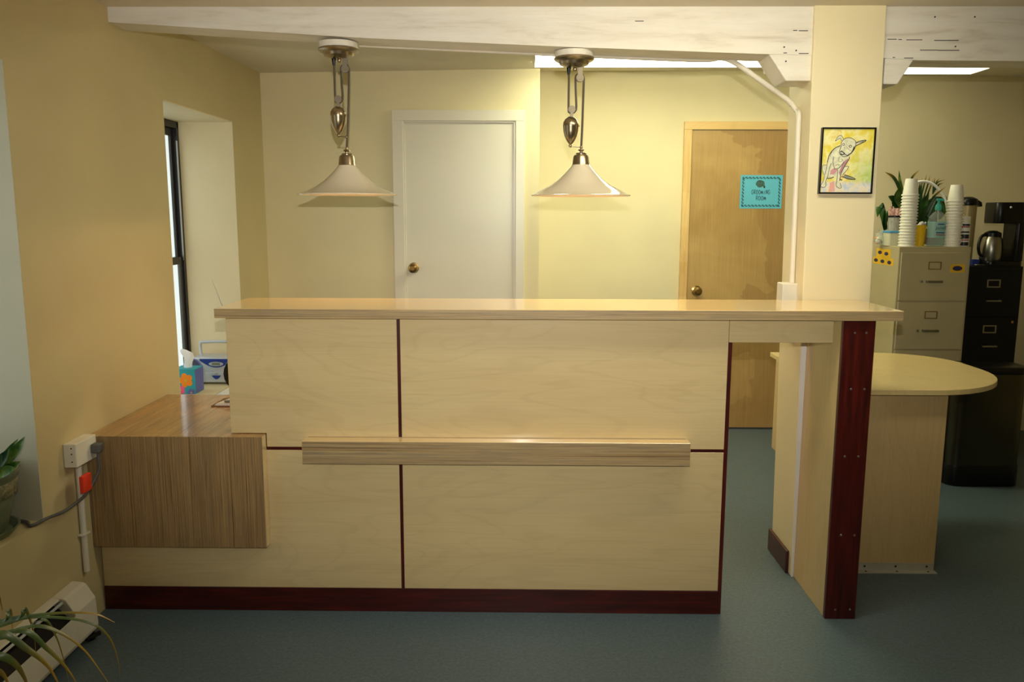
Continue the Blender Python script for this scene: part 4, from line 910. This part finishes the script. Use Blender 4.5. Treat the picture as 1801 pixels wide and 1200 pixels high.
cp = [Vector((ox+.018, -.085, pz_-.014)), Vector((ox+.019, -.087, pz_-.045)), Vector((ox+.016, -.090, pz_-.090)), px('X', 152, 868, ox+.008), px('X', 135, 884, ox+.010), px('X', 112, 900, ox-.0), px('X', 85, 911, XL+.015)]
cp += [Vector((XL-.002, -.395, .487)), Vector((XL-.05, -.358, .4865)), Vector((XL-.16, -.36, .4865))]
ob('cord', MB().tube(spline(cp, 6), .0055, 8), 'grey_cord', pg, smooth=50)
t0 = px('X', 151, 834, ox+.016); t1 = px('X', 149, 866, ox+.016)
ob('red_tag', MB().box(ox+.009, ox+.0235, t0.y-.034, t0.y+.020, t1.z, t0.z), 'orange_red', pg, .002)
# baseboard heater
ht = thing('baseboard_heater', (XL+.035, -1.0, 0), 'white baseboard heater with open top slot along the wall', 'heater')
hy0, hy1, ycap = -2.4, -.205, -.335
hx = XL+.085; HT = .205
full = [(XL+.002, .035), (hx-.004, .035), (hx, .05), (hx-.004, HT-.055), (XL+.052, HT-.006), (XL+.040, HT), (XL+.002, HT+.004)]
def prX(pts, y0, y1): return MB().prism([(a, b) for a, b in pts], 'Y', y0, y1)
ob('end_cap', prX(full, ycap, hy1), 'white_plastic', ht, .003)
ob('front_panel', prX([(hx-.006, .035), (hx, .05), (hx-.003, HT-.060), (hx-.006, HT-.062), (hx-.008, .05)], hy0, ycap), 'white_plastic', ht)
ob('hood', prX([(XL+.002, HT+.003), (XL+.026, HT), (XL+.030, HT-.006), (XL+.026, HT-.006), (XL+.002, HT-.003)], hy0, ycap), 'white_plastic', ht)
ob('damper', prX([(XL+.037, HT-.010), (XL+.043, HT-.016), (XL+.041, HT-.018), (XL+.035, HT-.012)], hy0, ycap), 'silver', ht)
ob('inside', prX([(XL+.002, .04), (hx-.012, .04), (hx-.012, HT-.085), (XL+.03, HT-.040), (XL+.002, HT-.02)], hy0, ycap), 'black', ht)
ob('foot_valve', MB().tube([(hx-.02, -.225, .0), (hx-.02, -.225, .036)], .012, 10).tube([(hx-.02, -.26, .020), (hx+.006, -.215, .020)], .009, 8), 'black', ht, smooth=40)
# potted plant on the near sill
q = px('Z', 40, 927, NW[2]); pcx, pcy = q.x-.100, -.475
pp = thing('potted_plant', (pcx, pcy, NW[2]), 'leafy plant in a green glazed pot and saucer on the window sill', 'plant')
sz = NW[2]+.001
ob('saucer', MB().lathe([(0, 0), (.105, 0), (.124, .022), (.127, .026), (.121, .026), (.104, .008), (0, .008)], (pcx, pcy, sz), 36), 'glaze', pp, smooth=40)
ob('pot', MB().lathe([(0, .009), (.085, .009), (.092, .02), (.126, .150), (.130, .190), (.135, .196), (.136, .212), (.130, .216), (.122, .208), (.118, .18), (0, .18)], (pcx, pcy, sz), 40), 'glaze', pp, smooth=40)
ob('relief_band', MB().lathe([(.121, .128), (.127, .132), (.1315, .172), (.129, .178)], (pcx, pcy, sz), 40), 'glaze_band', pp, smooth=60)
ob('soil', MB().lathe([(0, .186), (.117, .186)], (pcx, pcy, sz), 24), 'soil', pp)
def leaf3(parent, pts, w, mat='leaf', prof=None, fold=.2, side=None): return ob('leaf', MB().leaf(pts, w, side, fold, prof), mat, parent, smooth=60)
for tipu, tipv, dy, w in ((44, 768, -.02, .030), (32, 772, .0, .026), (36, 812, -.06, .026), (-8, 780, .02, .03), (4, 800, -.08, .035), (16, 790, -.04, .03), (-30, 760, 0., .03), (-60, 790, -.05, .03), (26, 822, -.09, .03)):
    tp = px('Y', tipu, tipv, pcy+dy); b_ = Vector((pcx+(tp.x-pcx)*.35, pcy+dy*.3, sz+.19)); mid = b_.lerp(tp, .55)+Vector(((tp.x-pcx)*.10, 0, .012))
    leaf3(pp, [b_, mid, tp], w, 'leaf_dark' if tipu < 20 else 'leaf_var', spear, .25, (tp-b_).normalized().cross(Vector((.2, -1, .2))))
# big arching-leaf plant on the floor close to the camera
fpx, fpy = -1.24, -1.28
fp = thing('floor_plant', (fpx, fpy, 0), 'floor plant with long narrow arching leaves and yellowed tips beside the heater', 'plant')
ob('pot', MB().lathe([(0, 0), (.095, 0), (.13, .24), (.138, .245), (.138, .27), (.125, .27), (.12, .24), (0, .24)], (fpx, fpy, 0), 32), 'terracotta', fp, smooth=40)
ob('soil', MB().lathe([(0, .245), (.12, .245)], (fpx, fpy, 0), 20), 'soil', fp)
ob('stem', MB().tube([(fpx, fpy, .24), (fpx+.005, fpy+.005, .45)], [.018, .014], 10), 'terracotta', fp, smooth=50)
long_ = lambda u: max(.03, (1-.95*max(0, u-.25)/.75)*min(1, .35+u*2.6))
strokes = [([(0, 1091), (60, 1081), (120, 1077), (168, 1080), (202, 1095)], .020, .05), ([(35, 1088), (110, 1086), (165, 1098), (193, 1122), (207, 1158), (211, 1190)], .013, .10),
           ([(0, 1114), (60, 1100), (105, 1112), (150, 1145), (190, 1200)], .018, -.02), ([(0, 1112), (50, 1142), (85, 1172), (108, 1212)], .026, -.08), ([(40, 1108), (85, 1142), (118, 1176), (140, 1210)], .020, -.03),
           ([(-10, 1150), (25, 1165), (45, 1195), (55, 1230)], .026, -.10), ([(20, 1118), (75, 1090), (98, 1118), (112, 1160), (122, 1205)], .010, .02), ([(-20, 1180), (5, 1185), (20, 1215)], .028, -.12), ([(8, 1090), (14, 1075), (21, 1079), (22, 1118)], .016, .03), ([(30, 1088), (42, 1073), (50, 1080), (60, 1115), (63, 1150)], .016, .03)]
for st, w, dy in strokes:
    Yp = fpy+.08+dy; pts = [px('Y', u, v, Yp+.02*i) for i, (u, v) in enumerate(st)]
    crown = Vector((fpx+.01, fpy, .44)); pts = [crown, crown.lerp(pts[0], .5)+Vector((0, 0, .05))]+pts
    leaf3(fp, pts, w, 'leaf_dry', long_, .18, (0.25, 1, .1))
for a, L, h_ in ((2.4, .35, .30), (3.2, .25, .35), (4.0, .40, .25), (4.8, .45, .22), (5.6, .42, .12), (1.8, .3, .3)):
    d_ = Vector((math.cos(a)*.6, math.sin(a), 0)); crown = Vector((fpx, fpy, .44))
    leaf3(fp, [crown, crown+d_*L*.45+Vector((0, 0, h_)), crown+d_*L*.85+Vector((0, 0, h_*.8)), crown+d_*L+Vector((0, 0, h_*.2))], .026, 'leaf_dry', long_, .2)
